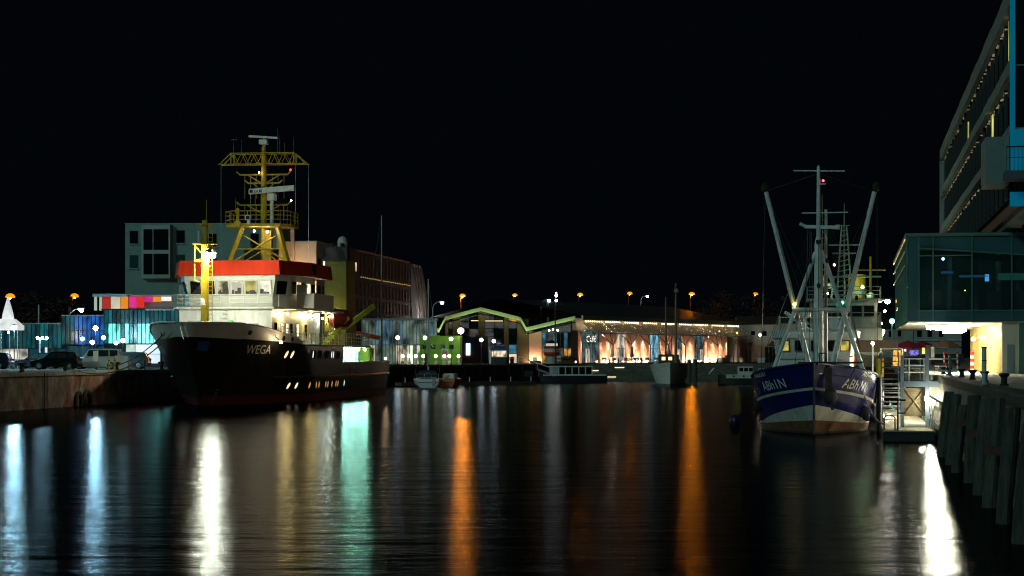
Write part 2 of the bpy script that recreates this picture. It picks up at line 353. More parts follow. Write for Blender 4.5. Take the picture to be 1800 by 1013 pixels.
# portholes: pairs of ovals, some lit
pl = emi('lit_porthole', (1.0, 0.78, 0.42), 1.3); plo = emi('lit_porthole_amber', (1.0, 0.5, 0.12), 0.6); plw = emi('lit_porthole_white', (0.85, 1, 0.85), 1.1); pdk = glassd
def oval(s, z, w, h, m, sg=1):
    c = MB(); rim = MB(); n = 12
    P = lambda a, k, o: (sg*(w_b(s+w*k*math.cos(a), z+h*k*math.sin(a))+o), s+w*k*math.cos(a), z+h*k*math.sin(a))
    A = [2*math.pi*i/n for i in range(n)]
    c.add([P(a, 1, 0.03) for a in A], [tuple(range(n))])
    rim.loft([[P(a, 1.0, 0.035) for a in A], [P(a, 1.25, 0.05) for a in A], [P(a, 1.3, -0.02) for a in A]], True, False)
    p = O('porthole', c, m, wg); O('porthole_rim', rim, dsteel, p)
for s, m in ((6.3, pl), (7.2, pl), (12.2, plw), (12.9, pdk), (14.4, pdk), (15.1, pdk), (17.0, pdk), (17.7, pdk), (19.2, plw), (19.9, plw), (21.6, pdk), (22.3, pdk)): oval(s, 3.75, 0.2, 0.29, m)
for s, m in ((8.9, pl), (10.1, pl), (12.6, plo), (14.6, plo), (15.6, plo), (18.2, plo), (19.0, plo), (20.6, plo), (22.2, plo), (23.0, plo), (25.6, plw)): oval(s, 1.32, 0.18, 0.25, m)
# name on both bows, badge, draught marks, fairleads
def onhull(sc, zc, sg, o=0.03):
    def fn(x, y):
        s = sc + sg*x - 0.5*y; z = zc + y; return (sg*(w_b(s, z)+o), s, z)
    return fn
text_on('name_lettering', 'WEGA', 0.95, onhull(2.7, 3.8, 1), letter, wg); text_on('name_lettering', 'WEGA', 0.95, onhull(2.7, 3.8, -1), letter, wg)
bl = MB(); P = onhull(-2.7, 4.0, 1)
bl.grid([[P(x/4*0.35, y) for x in range(-4, 5)] for y in (0, 0.35, 0.7)])
O('blue_badge', bl, mat('badge_blue', (0.02, 0.1, 0.4), 0.5), wg)
for k in range(5): text_on('draught_mark', '%d' % (2*k+2), 0.2, onhull(0.9, 0.1+0.24*k, 1, 0.02), letter, wg)
for s, z in ((0.4, 5.35), (4.9, 4.98), (6.3, 4.92)):
    P = onhull(s, z, 1, 0.05); n = 12
    O('fairlead', MB().loft([[P(0.30*k*math.cos(2*math.pi*i/n), 0.24*k*math.sin(2*math.pi*i/n)) for i in range(n)] for k in (1.25, 0.95, 0.8)], True, False), white, wg)
    O('fairlead_opening', MB().add([P(0.25*math.cos(2*math.pi*i/n), 0.2*math.sin(2*math.pi*i/n)) for i in range(n)], [tuple(range(n))]), blackr, wg)
# lower deckhouse
O('deckhouse', MB().prism([(-3.65,10.4),(3.65,10.4),(3.65,27),(-3.65,27)], 4.3, 7.28), white, wg)
O('bridge_deck', MB().prism([(-3.9,10.2),(3.9,10.2),(5.75,15.8),(5.75,27.5),(-5.75,27.5),(-5.75,15.8)], 7.28, 7.42), white, wg)
warm = emi('lit_cabin_window', (1.0, 0.82, 0.5), 1.6, (0.3, 1.4), 1.5)
for q0 in (1.35, 2.3):
    f = O('window_frame', MB().box(q0-0.3, q0+0.3, 10.36, 10.4, 5.55, 6.15), grey, wg); O('pane', MB().box(q0-0.24, q0+0.24, 10.34, 10.37, 5.61, 6.09), mat('green_glass', (0.06, 0.14, 0.1), 0.1), f)
for s0, m in ((11.6, glassd), (13.6, warm), (15.4, warm), (16.8, glassd), (19, warm), (22, glassd)):
    f = O('window_frame', MB().box(3.64, 3.68, s0-0.45, s0+0.45, 5.1, 6.3), grey, wg); O('pane', MB().box(3.66, 3.70, s0-0.36, s0+0.36, 5.2, 6.2), m, f)
lad = MB(); [lad.cyl((q, 10.3, 4.9), (q, 10.3, 7.4), 0.025, n=5) for q in (-0.2, 0.2)]; [lad.cyl((-0.2, 10.3, 5.1+0.3*k), (0.2, 10.3, 5.1+0.3*k), 0.02, n=5) for k in range(8)]
O('deckhouse_ladder', lad, white, wg)
def railing(name, pts, h, m, parent, nr=3, r=0.025, step=1.2):
    g = MB()
    for a, b in zip(pts, pts[1:]):
        a = Vector(a); b = Vector(b); n = max(1, round((b-a).length/step))
        for i in range(n+1):
            p = a + (b-a)*i/n; g.cyl(p, p+Vector((0,0,h)), r*1.2, n=5)
        for k in range(nr): o = Vector((0,0,h*(k+1)/nr)); g.cyl(a+o, b+o, r if k < nr-1 else r*1.3, n=5)
    return O(name, g, m, parent)
railing('bridge_front_rail', [(-3.75, 11.5, 7.42), (-3.8, 10.4, 7.42), (-0.4, 10.35, 7.42)], 0.95, white, wg)
railing('bridge_front_rail', [(0.3, 10.35, 7.42), (3.7, 10.4, 7.42), (3.9, 11.6, 7.42)], 0.95, white, wg)
railing('side_deck_rail', [(w_b(s, 4.5)-0.1, s, 4.5) for s in (9, 12, 15, 18, 21, 24)], 0.95, white, wg)
railing('side_deck_rail', [(-w_b(s, 4.5)+0.1, s, 4.5) for s in (9, 12, 15, 18, 21, 24)], 0.95, white, wg)
railing('bulwark_rail', [(w_b(s, w_rail(s))-0.1, s, w_rail(s)) for s in (4.5, 6, 7.5, 8.7)], 0.5, white, wg, 2)
# wheelhouse with forward-raked windows
def wh(q, z): return 11.95 - 0.32*(z-8.3)/1.6 if z > 8.3 else 11.95
cream = mat('cream_white_paint', (0.66, 0.64, 0.56), 0.5, var=0.08, scale=2)
ringz = lambda z, g: [(-3.35-g, 12.0-g*1.3), (3.35+g, 12.0-g*1.3), (4.1+g, 13.6-g), (4.1+g, 22.5), (-4.1-g, 22.5), (-4.1-g, 13.6-g)]
O('wheelhouse', MB().loft([[(*p, z) for p in ringz(z, g)] for z, g in ((7.42, 0), (8.35, 0), (9.55, 0.25), (10.0, 0.27))]), cream, wg)
def on_front(u, z):    # u across the front
    g = 0.25*min(1, max(0, (z-8.35)/1.2)); return (u, 12.0 - g*1.3 - 0.03, z)
brl = [emi('lit_bridge_a', (1.0, 0.85, 0.55), 0.6, (0.1, 1.4), 0.9), emi('lit_bridge_b', (1.0, 0.92, 0.72), 1.1, (0.5, 1.3), 0.8), emi('lit_bridge_c', (0.85, 0.75, 0.2), 0.5, (0.3, 1.4), 1.2)]
for k, (u, m) in enumerate(((-2.75, glassd), (-1.65, glassd), (-0.55, brl[0]), (0.55, brl[1]), (1.65, brl[2]), (2.8, brl[1]))):
    def tr_(w0, w1, z0, z1, o): return [(lambda p: (p[0], p[1]-o, p[2]))(on_front(u+x, z)) for x, z in ((-w0, z0), (w0, z0), (w1, z1), (-w1, z1))]
    f = O('window_frame', MB().loft([tr_(0.52, 0.5, 8.36, 9.56, 0), tr_(0.50, 0.48, 8.38, 9.54, 0.05), tr_(0.43, 0.41, 8.46, 9.46, 0.04)], True, False), cream, wg)
    O('pane', MB().add(tr_(0.44, 0.42, 8.45, 9.47, 0.02), [(0,1,2,3)]), m, f)
    if m is not glassd:
        cs_ = MB(); w_ = 0.42; x_ = -w_
        while x_ < w_-0.08:
            d_ = min(random.uniform(0.12, 0.3), w_-x_); h_ = random.uniform(0.12, 0.5); p0 = on_front(u+x_, 8.47); p1 = on_front(u+x_+d_, 8.47+h_); cs_.box(p0[0], p1[0], p1[1]-0.035, p1[1]-0.022, p0[2], p1[2]); x_ += d_*random.uniform(0.8, 1.4)
        O('bridge_console', cs_, mat('console_dark', (0.02, 0.018, 0.015), 0.6), f)
for sg in (1, -1):
    def cf(t, z, o): 
        g = 0.25*min(1, max(0, (z-8.35)/1.2)); return (sg*(3.35+g+0.75*t+o*0.9), 12.0-g*1.3+(1.6+0.3*g)*t-o*0.5, z)
    O('corner_pane', MB().add([cf(0.2, 8.45, 0.03), cf(0.85, 8.45, 0.03), cf(0.85, 9.47, 0.03), cf(0.15, 9.47, 0.03)], [(0,1,2,3)]), glassd, wg)
    for k, s0 in enumerate((14.2, 15.9, 17.6, 19.3, 21.0)):
        O('side_pane', MB().box(*sorted((sg*4.36, sg*4.4)), s0, s0+1.2, 8.55, 9.5), warm if k in (1, 3) else glassd, wg)
    # bridge wings
    w = MB(); w.box(*sorted((sg*4.35, sg*5.75)), 15.8, 15.88, 7.42, 8.6); O('wing_front', w, cream, wg)
    O('wing_side', MB().box(*sorted((sg*5.68, sg*5.76)), 15.9, 23.2, 7.42, 8.62), cream, wg)
    O('wing_console', MB().bbox(*sorted((sg*4.4, sg*5.2)), 15.5, 15.79, 8.6, 9.3, 0.05), cream, wg)
# red roof band
rp = lambda g: [(-4.05+g, 11.35+g), (4.05-g, 11.35+g), (5.6-g, 15.8+g*0.5), (5.6-g, 23.6-g), (-5.6+g, 23.6-g), (-5.6+g, 15.8+g*0.5)]
O('roof', MB().prism(rp(0.3), 10.0, 10.12), cream, wg)
O('roof_band', MB().loft([[(*p, z) for p in rp(g)] for z, g in ((9.93, 0.0), (11.05, 0.12), (11.05, 0.2), (10.0, 0.2))], True, False), red, wg)
O('roof_vent', MB().box(5.52, 5.62, 16.2, 17.3, 10.1, 10.9), blackr, wg)
for q0 in (-2.2, 0.2, 1.4, 2.6): O('wiper_lamp', MB().sph((q0, 11.6, 9.8), 0.06), white, wg)
# foremast
fm = O('foremast', MB().loft([[(x*w, 4.6+y*w, z) for x, y in ((-1,-1),(1,-1),(1,1),(-1,1))] for z, w in ((4.8, 0.26), (11, 0.21), (13.7, 0.16))]), yel, wg)
O('mast_foot', MB().bbox(-0.9, 0.9, 3.9, 5.3, 4.7, 5.95, 0.06), black, wg)
l_ = MB(); [l_.cyl((q, 4.25, 5.6), (q, 4.3, 13.4), 0.025, n=5) for q in (0.36, 0.66)]; [l_.cyl((0.36, 4.27, 5.8+0.3*k), (0.66, 4.27, 5.8+0.3*k), 0.018, n=4) for k in range(26)]
O('mast_ladder', l_, yel, fm)
pf = MB(); pf.box(-0.85, 0.85, 4.1, 5.0, 11.9, 11.98); pf.cyl((-0.8, 4.5, 11.9), (-0.2, 4.5, 11.2), 0.04); pf.box(-0.7, 0, 4.3, 4.8, 10.6, 10.68); pf.pipe([(-0.75, 4.5, 10.6), (-0.75, 4.5, 9.2), (-0.3, 4.5, 9.1)], 0.05); pf.cyl((-0.75, 4.5, 10.6), (-0.75, 4.5, 11.9), 0.03); pf.cyl((-0.75, 4.5, 10.68), (-0.1, 4.5, 10.9), 0.03); O('mast_head_shelf', MB().box(-0.55, 0.6, 4.3, 4.8, 13.35, 13.42).cyl((0.15, 4.5, 13.4), (0.15, 4.5, 15.2), 0.03), yel, fm)
O('mast_fittings', pf, yel, fm)
O('mast_head_light', MB().cyl((-0.35, 4.3, 12.0), (-0.35, 4.3, 12.9), 0.12), white, fm)
O('bell', MB().lathe([(0.25, 0), (0.2, 0.2), (0.12, 0.42), (0.02, 0.5)], (0.0, 3.9, 7.4), 10), white, fm, smooth=True)
def lampball(name, c, r, col, I, parent, hood=True):
    o = O(name, MB().sph(c, r), glow(col, I, r), parent, smooth=True)
    return o
for yy in (3.85, 5.15):
    O('floodlight_housing', MB().lathe([(0.28, 0.2), (0.3, 0.26), (0.18, 0.42)], (0.5, yy, 11.08), 10), dsteel, fm); lampball('foremast_floodlight', (0.5, yy, 11.08), 0.16, (0.96, 1, 0.76), 170 if yy < 4 else 110, fm)
# foredeck fittings
O('deck_winch', MB().cyl((-1.4, 6.6, 5.2), (1.0, 6.6, 5.2), 0.4, n=12).box(-1.6, -1.38, 6.2, 7.0, 4.6, 5.6).box(0.98, 1.2, 6.2, 7.0, 4.6, 5.6), black, wg)
O('green_ventilator', MB().lathe([(0.42,0),(0.4,0.9),(0.5,1.0),(0.45,1.25),(0.25,1.45),(0.1,1.6)], (1.25, 7.5, 4.75), 12), mat('signal_green', (0.03, 0.42, 0.12), 0.4), wg, smooth=True)
for q0, s0, I in ((-2.9, 8.6, 4), (2.0, 9.3, 2.5)):
    O('deck_lamp_post', MB().cyl((q0, s0, 4.7), (q0, s0, 5.95), 0.05), white, wg); lampball('deck_lamp', (q0, s0, 6.05), 0.13, (1, 0.97, 0.88), I, wg)
lampball('side_deck_lamp', (4.2, 13.2, 6.95), 0.08, (1, 0.72, 0.26), 20, wg); O('lamp_bracket', MB().cyl((3.6, 13.2, 7.05), (4.25, 13.2, 7.08), 0.04), white, wg)
lampball('side_deck_lamp', (4.2, 21.5, 6.95), 0.07, (1, 0.7, 0.22), 16, wg)
q0 = w_b(3.6, 4.9); O('name_lamp_bracket', MB().cyl((q0-0.1, 3.6, 5.3), (q0+0.55, 3.6, 4.75), 0.04), white, wg); lampball('name_lamp', (q0+0.6, 3.6, 4.66), 0.1, (1, 0.75, 0.42), 5, wg)
# main mast
MX, MS = 0.28, 21.4
for dx, ds, tx in ((-3.0, -1.6, -1.6), (2.7, -1.6, 1.4), (-0.2, 3.0, 0)):
    O('mast_leg', MB().bar((MX+dx, MS+ds, 10.1), (MX+tx, MS+ds*0.5, 14.2), 0.36, 0.32), yel, wg)
br = MB(); br.cyl((MX-2.2, MS-1.3, 11.4), (MX+1.3, MS-1.0, 13.5), 0.07); br.cyl((MX+2.2, MS-1.3, 11.4), (MX-1.4, MS-1.0, 13.5), 0.07); br.cyl((MX-2.4, MS-1.4, 11.4), (MX+2.3, MS-1.4, 11.4), 0.08); br.cyl((MX-1.9, MS-1.2, 12.4), (MX+1.8, MS-1.2, 12.4), 0.05); br.cyl((MX-2.6, MS-1.5, 10.6), (MX, MS, 12.4), 0.05); br.cyl((MX+2.4, MS-1.5, 10.6), (MX, MS, 12.4), 0.05); br.box(MX+0.1, MX+0.7, MS-0.3, MS+0.4, 10.1, 14)
O('mast_bracing', br, yel, wg)
O('mast_platform', MB().prism([(MX-2.9, MS-1.2), (MX-2.2, MS-2.2), (MX+1.9, MS-2.2), (MX+2.6, MS-1.2), (MX+2.6, MS+1.5), (MX-2.9, MS+1.5)], 14.2, 14.42), yel, wg)
railing('mast_platform_rail', [(MX-2.9, MS+1.4, 14.42), (MX-2.9, MS-1.2, 14.42), (MX-2.2, MS-2.15, 14.42), (MX+1.9, MS-2.15, 14.42), (MX+2.55, MS-1.2, 14.42), (MX+2.55, MS+1.4, 14.42)], 1.05, yel, wg, 3, 0.028)
O('mast_column', MB().lathe([(0.26, 10.1), (0.25, 17.5), (0.22, 19.5), (0.17, 20.9)], (MX, MS, 0), 10), yel, wg, smooth=True)
yd = MB()
for z, w in ((18.6, 2.0), (16.1, 2.0), (17.9, 1.3)):
    yd.cyl((MX-w, MS, z), (MX+w, MS, z), 0.07); yd.cyl((MX-w, MS, z+0.0), (MX-w-0.3, MS, z+0.25), 0.06); yd.cyl((MX+w, MS, z), (MX+w+0.25, MS, z+0.25), 0.06)
    yd.cyl((MX-w*0.7, MS, z), (MX, MS, z-0.8), 0.05); yd.cyl((MX+w*0.7, MS, z), (MX, MS, z-0.8), 0.05)
    for k in (-1.6, -1.1, -0.6, 0.7, 1.2, 1.7): yd.cyl((MX+k, MS, z), (MX+k, MS, z-1.3), 0.018, n=4)
O('yard_arm', yd, yel, wg)
tg = MB(); za, zb_ = 19.45, 20.35
for ds in (-0.5, 0.5):
    tg.cyl((MX-3.75, MS+ds, za), (MX+3.75, MS+ds, za), 0.035); tg.cyl((MX-2.75, MS+ds, zb_), (MX+2.6, MS+ds, zb_), 0.035)
    for e in (-1, 1): tg.cyl((MX+e*3.6, MS+ds, za), (MX+e*2.65, MS+ds, zb_), 0.04); tg.cyl((MX+e*2.65, MS+ds, za), (MX+e*2.65, MS+ds, zb_), 0.05)
    n = 12
    for k in range(n):
        a = -2.65 + 5.3*k/n; b = a + 5.3/n; tg.cyl((MX+a, MS+ds, za if k % 2 else zb_), (MX+b, MS+ds, zb_ if k % 2 else za), 0.024, n=5)
for k in (-2.6, -1.4, 0, 1.4, 2.6): tg.cyl((MX+k, MS-0.5, za), (MX+k, MS+0.5, za), 0.04); tg.cyl((MX+k, MS-0.5, zb_), (MX+k, MS+0.5, zb_), 0.04)
O('lattice_crosstree', tg, yel, wg)
O('radar_pedestal', MB().cyl((MX+0.85, MS-0.7, 14.4), (MX+0.85, MS-0.7, 16.4), 0.16).bbox(MX+0.5, MX+1.2, MS-1.05, MS-0.35, 16.4, 17.0, 0.08), white, wg)
rs = O('radar_scanner', MB().loft([[(MX+0.85+x, MS-0.75-x*0.12+y, 17.28+x*0.06+z) for y, z in ((-0.16,-0.22),(0.16,-0.22),(0.2,0.0),(0.12,0.22),(-0.12,0.22),(-0.2,0)) ] for x in (-1.95, 1.95)]), white, wg)
text_on('scanner_lettering', 'SAM', 0.36, lambda x, y: (MX+0.85-1.15+x, MS-0.97-(-1.15+x)*0.12, 17.12+(-1.15+x)*0.06+y), black, rs)
O('scanner_logo', MB().box(MX+0.85-1.86, MX+0.85-1.6, MS-0.79, MS-0.70, 17.05, 17.3), black, rs)
O('top_radar', MB().bbox(MX-0.35, MX+0.35, MS-0.35, MS+0.35, 21.1, 21.5, 0.06).cyl((MX, MS, 20.8), (MX, MS, 21.2), 0.12), white, wg)
O('top_radar_scanner', MB().bar((MX-1.25, MS-0.1, 21.78), (MX+1.2, MS+0.1, 21.62), 0.14, 0.17).cyl((MX, MS, 21.5), (MX, MS, 21.7), 0.08), white, wg)
an = MB()
for dx, z0, z1 in ((-2.55, 20.3, 21.6), (-1.9, 20.3, 21.5), (1.15, 20.4, 22.4), (1.35, 20.4, 21.9), (1.75, 20.3, 21.2), (2.5, 20.3, 21.7), (-2.4, 15.4, 16.7), (-2.2, 15.4, 16.4)): an.cyl((MX+dx, MS, z0), (MX+dx, MS, z1), 0.025, 0.012, 5)
an.cyl((MX-2.75, MS, 21.5), (MX-2.3, MS, 21.5), 0.02)
for dx, z0, z1 in ((-3.7, 19.4, 10.4), (3.7, 19.4, 10.4), (-1.2, 18.4, 14.5), (-0.8, 18.4, 14.5), (1.6, 16, 14.5), (1.9, 16, 14.5), (2.6, 20.3, 14.5)): an.cyl((MX+dx, MS+0.3, z0), (MX+dx, MS+0.3, z1), 0.014, n=4)
O('vent_box', MB().bbox(MX-2.2, MX-1.1, MS-0.6, MS+0.6, 10.1, 11.3, 0.06), black, wg)
O('whip_antennas', an, steel, wg)['kind'] = 'stuff'
sl = MB(); sl.cyl((MX-0.75, MS-2.4, 14.9), (MX-0.75, MS-1.9, 14.95), 0.24, 0.2, 12); sl.cyl((MX-0.75, MS-2.1, 14.4), (MX-0.75, MS-2.1, 14.8), 0.12)
O('searchlight', sl, white, wg); O('searchlight_lens', MB().cyl((MX-0.75, MS-2.43, 14.9), (MX-0.75, MS-2.405, 14.9), 0.17, n=12), blackr, wg)
sl = MB(); sl.cyl((MX-1.6, MS-2.4, 14.45), (MX-1.6, MS-2.0, 14.5), 0.26, 0.22, 12).cyl((MX-1.7, MS-1.9, 14.4), (MX-1.7, MS-1.9, 15.7), 0.13); O('searchlight', sl, yel, wg)
lampball('mast_light', (MX-0.3, MS-0.4, 18.75), 0.07, (1, 0.8, 0.5), 0.4, wg); lampball('mast_light', (MX+2.3, MS, 16.45), 0.07, (1, 1, 1), 0.6, wg); lampball('red_mast_light', (MX+2.25, MS, 18.98), 0.09, (1, 0.04, 0.03), 0.12, wg)
lampball('platform_lamp', (MX-0.4, MS-1.6, 13.85), 0.08, (1, 0.95, 0.75), 2.2, wg); lampball('platform_lamp', (MX+0.6, MS-1.2, 13.8), 0.08, (1, 0.95, 0.75), 2.2, wg)
# funnels with black tops, aft of the boat deck
for sg in (1, -1):
    fu = O('funnel', MB().loft([[(sg*3.6+x*k, 36+y*k, z) for x, y in ((-0.9,-1.6),(0.9,-1.6),(1.1,-1.2),(1.1,1.4),(0.9,1.7),(-0.9,1.7),(-1.1,1.4),(-1.1,-1.2))] for z, k in ((4.5, 1.08), (12.1, 1.0))]), mat('funnel_ochre', (0.3, 0.22, 0.012), 0.55, var=0.25, scale=1.5, rust=0.6), wg)
    O('funnel_top', MB().loft([[(sg*3.6+x*k, 36+y*k, z) for x, y in ((-0.9,-1.6),(0.9,-1.6),(1.1,-1.2),(1.1,1.4),(0.9,1.7),(-0.9,1.7),(-1.1,1.4),(-1.1,-1.2))] for z, k in ((12.1, 1.12), (13.3, 1.1))]), black, fu)
    [O('exhaust_pipe', MB().cyl((sg*3.6+dx, 36+dy, 12.8), (sg*3.6+dx, 36+dy, 13.7), 0.2), dsteel, fu) for dx, dy in ((-0.5, -0.8), (0.4, -0.8), (0, 0.6))]
O('satellite_dome', MB().lathe([(0.3, 0), (0.45, 0.1), (0.46, 0.6), (0.36, 0.9), (0.15, 1.05), (0.02, 1.08)], (3.85, 36, 13.3), 12), white, wg, smooth=True)
# boat deck, davit, aft house with lit gallery
O('boat_deck', MB().prism([(-5.6, 27.5), (5.6, 27.5), (5.2, 42.3), (-5.2, 42.3)], 4.42, 4.6), offw, wg)
O('aft_house', MB().prism([(-3.9, 27.4), (3.9, 27.4), (3.9, 43.5), (-3.9, 43.5)], 2.15, 4.42), white, wg)
O('engine_casing', MB().prism([(-2.2, 27), (2.2, 27), (2.2, 34), (-2.2, 34)], 4.6, 8.0), white, wg)
for s0 in (28.5, 31.5, 34.5, 37.5, 40.5): lampball('gallery_floodlight', (5.0, s0, 4.22), 0.09, (0.42, 1.0, 0.74), 36, wg)
for q_, s_, i_ in ((4.6, 27.0, 16), (2.5, 33.8, 14)): lampball('boat_deck_floodlight', (q_, s_, 7.0), 0.08, (0.9, 1, 0.8), i_, wg); O('boat_deck_lamp_post', MB().cyl((q_, s_, 4.6), (q_, s_, 6.95), 0.05), white, wg)
for s0 in (29.5, 35.5): O('deck_stanchion', MB().cyl((5.3, s0, 3.1), (5.3, s0, 4.42), 0.06), white, wg)
railing('boat_deck_rail', [(5.5, 28, 4.6), (5.45, 31, 4.6), (5.3, 35, 4.6), (5.1, 42.1, 4.6), (-5.1, 42.1, 4.6)], 1.0, white, wg)
dv = MB(); dv.bar((4.3, 33.5, 4.6), (4.6, 33.2, 6.2), 0.4, 0.4); dv.bar((4.6, 33.2, 6.1), (6.9, 35.0, 8.1), 0.32, 0.42); O('davit_arm', dv, lime, wg)
O('davit_arm', MB().bar((3.9, 27.8, 4.6), (5.9, 28.6, 7.0), 0.3, 0.35), lime, wg)
O('davit_cable', MB().cyl((6.8, 34.9, 8.0), (5.5, 31.5, 7.4), 0.02), dsteel, wg)
cr = MB(); cr.cyl((1.5, 47.5, 2.15), (1.5, 47.5, 6.2), 0.35, 0.3); cr.bar((1.5, 47.5, 6.1), (4.4, 50.5, 5.4), 0.35, 0.4); O('deck_crane', cr, mat('crane_red', (0.5, 0.08, 0.04), 0.5), wg)
lampball('aft_floodlight', (2.8, 43.0, 6.3), 0.1, (0.95, 1, 0.8), 14, wg); O('lamp_bracket', MB().cyl((2.8, 42.0, 4.6), (2.8, 42.9, 6.3), 0.05), white, wg)
lampball('stern_lamp', (4.4, 54.0, 3.4), 0.1, (1, 0.72, 0.4), 9, wg)
O('hull_recess', MB().box(5.66, 5.74, 30.0, 30.5, 2.15, 2.75), mat('recess_red', (0.3, 0.02, 0.02), 0.6), wg)
rungs = MB(); [rungs.box(5.45, 5.66, 33, 33.4, 2.2+0.22*k, 2.27+0.22*k) for k in range(5)]; O('pilot_ladder', rungs, dsteel, wg)
# the rescue boat in its davits, gear on the working deck
rb = T('rescue_boat', 'dark red enclosed rescue boat slung in the ship\'s davits', 'boat', tuple(Matrix.Translation((-22.9,146.5,0)) @ Matrix.Rotation(WQ, 4, 'Z') @ Vector((5.0, 26.1, 6.0))), WQ)
orr = mat('rescue_boat_red', (0.28, 0.03, 0.015), 0.4)
def boat_rings(L, B, D, n=9, sheer=0.2, bluff=1.7):
    rings = []
    for i in range(n):
        t = i/(n-1)*2-1; w = B/2*max(0.04, (1-abs(t)**bluff)); zt = D + sheer*t*t
        rings.append([(w*a, t*L/2, z) for a, z in ((-1, zt), (-0.95, D*0.6), (-0.6, D*0.15), (0, 0.0), (0.6, D*0.15), (0.95, D*0.6), (1, zt))])
    return rings
O('hull', MB().loft(boat_rings(5.6, 2.2, 1.0)), orr, rb, smooth=True); O('canopy', MB().loft([[(x*k, y, z) for x, z in ((-0.95, 1.0), (-0.8, 1.5), (0, 1.68), (0.8, 1.5), (0.95, 1.0))] for y, k in ((-2.3, 0.35), (-1.6, 0.9), (1.2, 0.95), (2.2, 0.4))]), orr, rb, smooth=True)
O('keel_band', MB().box(-0.06, 0.06, -2.2, 2.2, -0.06, 0.2), white, rb)
HULLP = ('hull', 'stem', 'upper_hull', 'stern', 'transom', 'bulwark', 'rubbing', 'rail_cap', 'deck_edge', 'foredeck', 'working_deck', 'porthole', 'name_', 'blue_badge', 'draught', 'fairlead', 'side_deck_rail')
for o in wg.children:
    if not o.name.startswith(HULLP) or o.name.startswith(('stern_lamp', 'hull_recess')): o.location.y -= 3.5
Mw = Matrix.Translation((-22.9,146.5,0)) @ Matrix.Rotation(WQ, 4, 'Z')
def on_wega(q, s, z): return tuple(Mw @ Vector((q, s, z)))
def locker(q, s, w, d, h, m, lab):
    t = T('storage_locker', lab, 'locker', on_wega(q, s-3.5, 2.15), WQ); O('body', MB().bbox(-w/2, w/2, -d/2, d/2, 0, h, 0.06), m, t); O('lid', MB().bbox(-w/2-0.04, w/2+0.04, -d/2-0.04, d/2+0.04, h+0.002, h+0.12, 0.03), m, t)
    for k in (-0.3, 0.3): O('rib', MB().box(w/2, w/2+0.04, k*d-0.05, k*d+0.05, 0.1, h-0.1), m, t)
locker(3.4, 47.2, 1.6, 1.2, 2.2, lime, 'lime yellow locker on the ship\'s working deck near the stern')
locker(3.3, 49.4, 1.4, 1.2, 2.1, mat('teal_paint', (0.02, 0.2, 0.16), 0.5), 'teal green locker nearest the ship\'s stern lamp')
# mooring ropes from the bow to the quay
def rope(name, a, b, sag, lab, r=0.045):
    a = Vector(a); b = Vector(b); pts = [a + (b-a)*i/14 + Vector((0, 0, -4*sag*(i/14)*(1-i/14))) for i in range(15)]
    O(name, MB().pipe(pts, r, 6), rope_m, None, lab, 'rope', 'mooring ropes')
def lqp(px, off=-0.6, z=2.9):
    Y = (-52.9+off)/((px-900)/F-0.1486); return (*lq(Y, off), z)
rope('mooring_rope', on_wega(-1.7, -3.4, 5.3), lqp(204), 0.35, 'pale mooring rope from the ship\'s bow down to the bollard by the yellow hoops')
rope('mooring_rope', on_wega(-0.9, -4.2, 5.3), lqp(114), 1.5, 'long dark mooring rope hanging low past the white car')
rope('mooring_rope', on_wega(-2.2, -2.6, 5.3), lqp(283), 0.2, 'short steep mooring rope beside the ship\'s stem')
def leaves_blob(c, R3, n, s):
    mb = MB()
    for _ in range(n):
        d = Vector((random.gauss(0,1), random.gauss(0,1), random.gauss(0,1))).normalized() * random.random()**0.4
        p = Vector((c[0]+d.x*R3[0], c[1]+d.y*R3[1], c[2]+d.z*R3[2])); u = Vector((random.gauss(0,1), random.gauss(0,1), random.gauss(0,1))).normalized()*s; v = u.orthogonal().normalized()*s*0.6
        mb.add([p-u, p+v, p+u, p-v], [(0,1,2,3)])
    return mb
# ------------------------------------------------------------------ the blue fishing cutter
AX, AY = 14.05, 92.6
au = T('fishing_cutter', 'blue and white wooden fishing cutter with raised pale booms, bow on', 'fishing boat', (AX, AY, 0), -math.atan(0.155))
def a_stem(z): return -0.42*max(z, 0)
def a_b(s, z):
    e = 7.2 - 0.95*max(z, 0); t = max(0.0, min(1.0, (s - a_stem(z))/e))
    b = (2.62 + 0.14*max(0, min(z, 2.6))) * (1 - (1-t)**2.0)
    if s > 10: b *= 1 - 0.35*((s-10)/7.0)**2
    return b
def a_rail(s): return 3.28 - 0.68*min(1, max(0, (s+1.2)/5.0))**0.95 + (0.25*((s-9)/8)**2 if s > 9 else 0)
def a_str(s): return 2.12 - 0.72*min(1, max(0, (s+0.9)/5.5))
def a_wht(s): return 1.36 - 0.93*min(1, max(0, (s+0.5)/5.4))
def a_brn(s): return min(0.64 - 0.28*min(1, max(0, (s+0.2)/4.5)), a_wht(s)-0.004)
def astrip(z0f, z1f, nz=3, ns=44, off=0.0, s_end=17.0, sides=(-1, 1)):
    out = MB()
    for sg in sides:
        rows = []
        for j in range(nz+1):
            row = []
            for i in range(ns+1):
                u = (i/ns)**1.6; z = z0f(-1)+(z1f(-1)-z0f(-1))*j/nz; s = a_stem(z) + (s_end-a_stem(z))*u
                z = z0f(s)+(z1f(s)-z0f(s))*j/nz; s = max(s, a_stem(z)); b = a_b(s, z)
                row.append((sg*(b+(off if b > 0.03 else off*0.5)), s, z))
            rows.append(row)
        out.grid(rows)
    return out
blue = mat('royal_blue_hull_paint', (0.011, 0.016, 0.135), 0.24, scale=1.2, col2=(0.008, 0.011, 0.08), stretch=(1, 1, 0.4), bump=0.1, rust=0.35, rcol=(0.04, 0.03, 0.05))
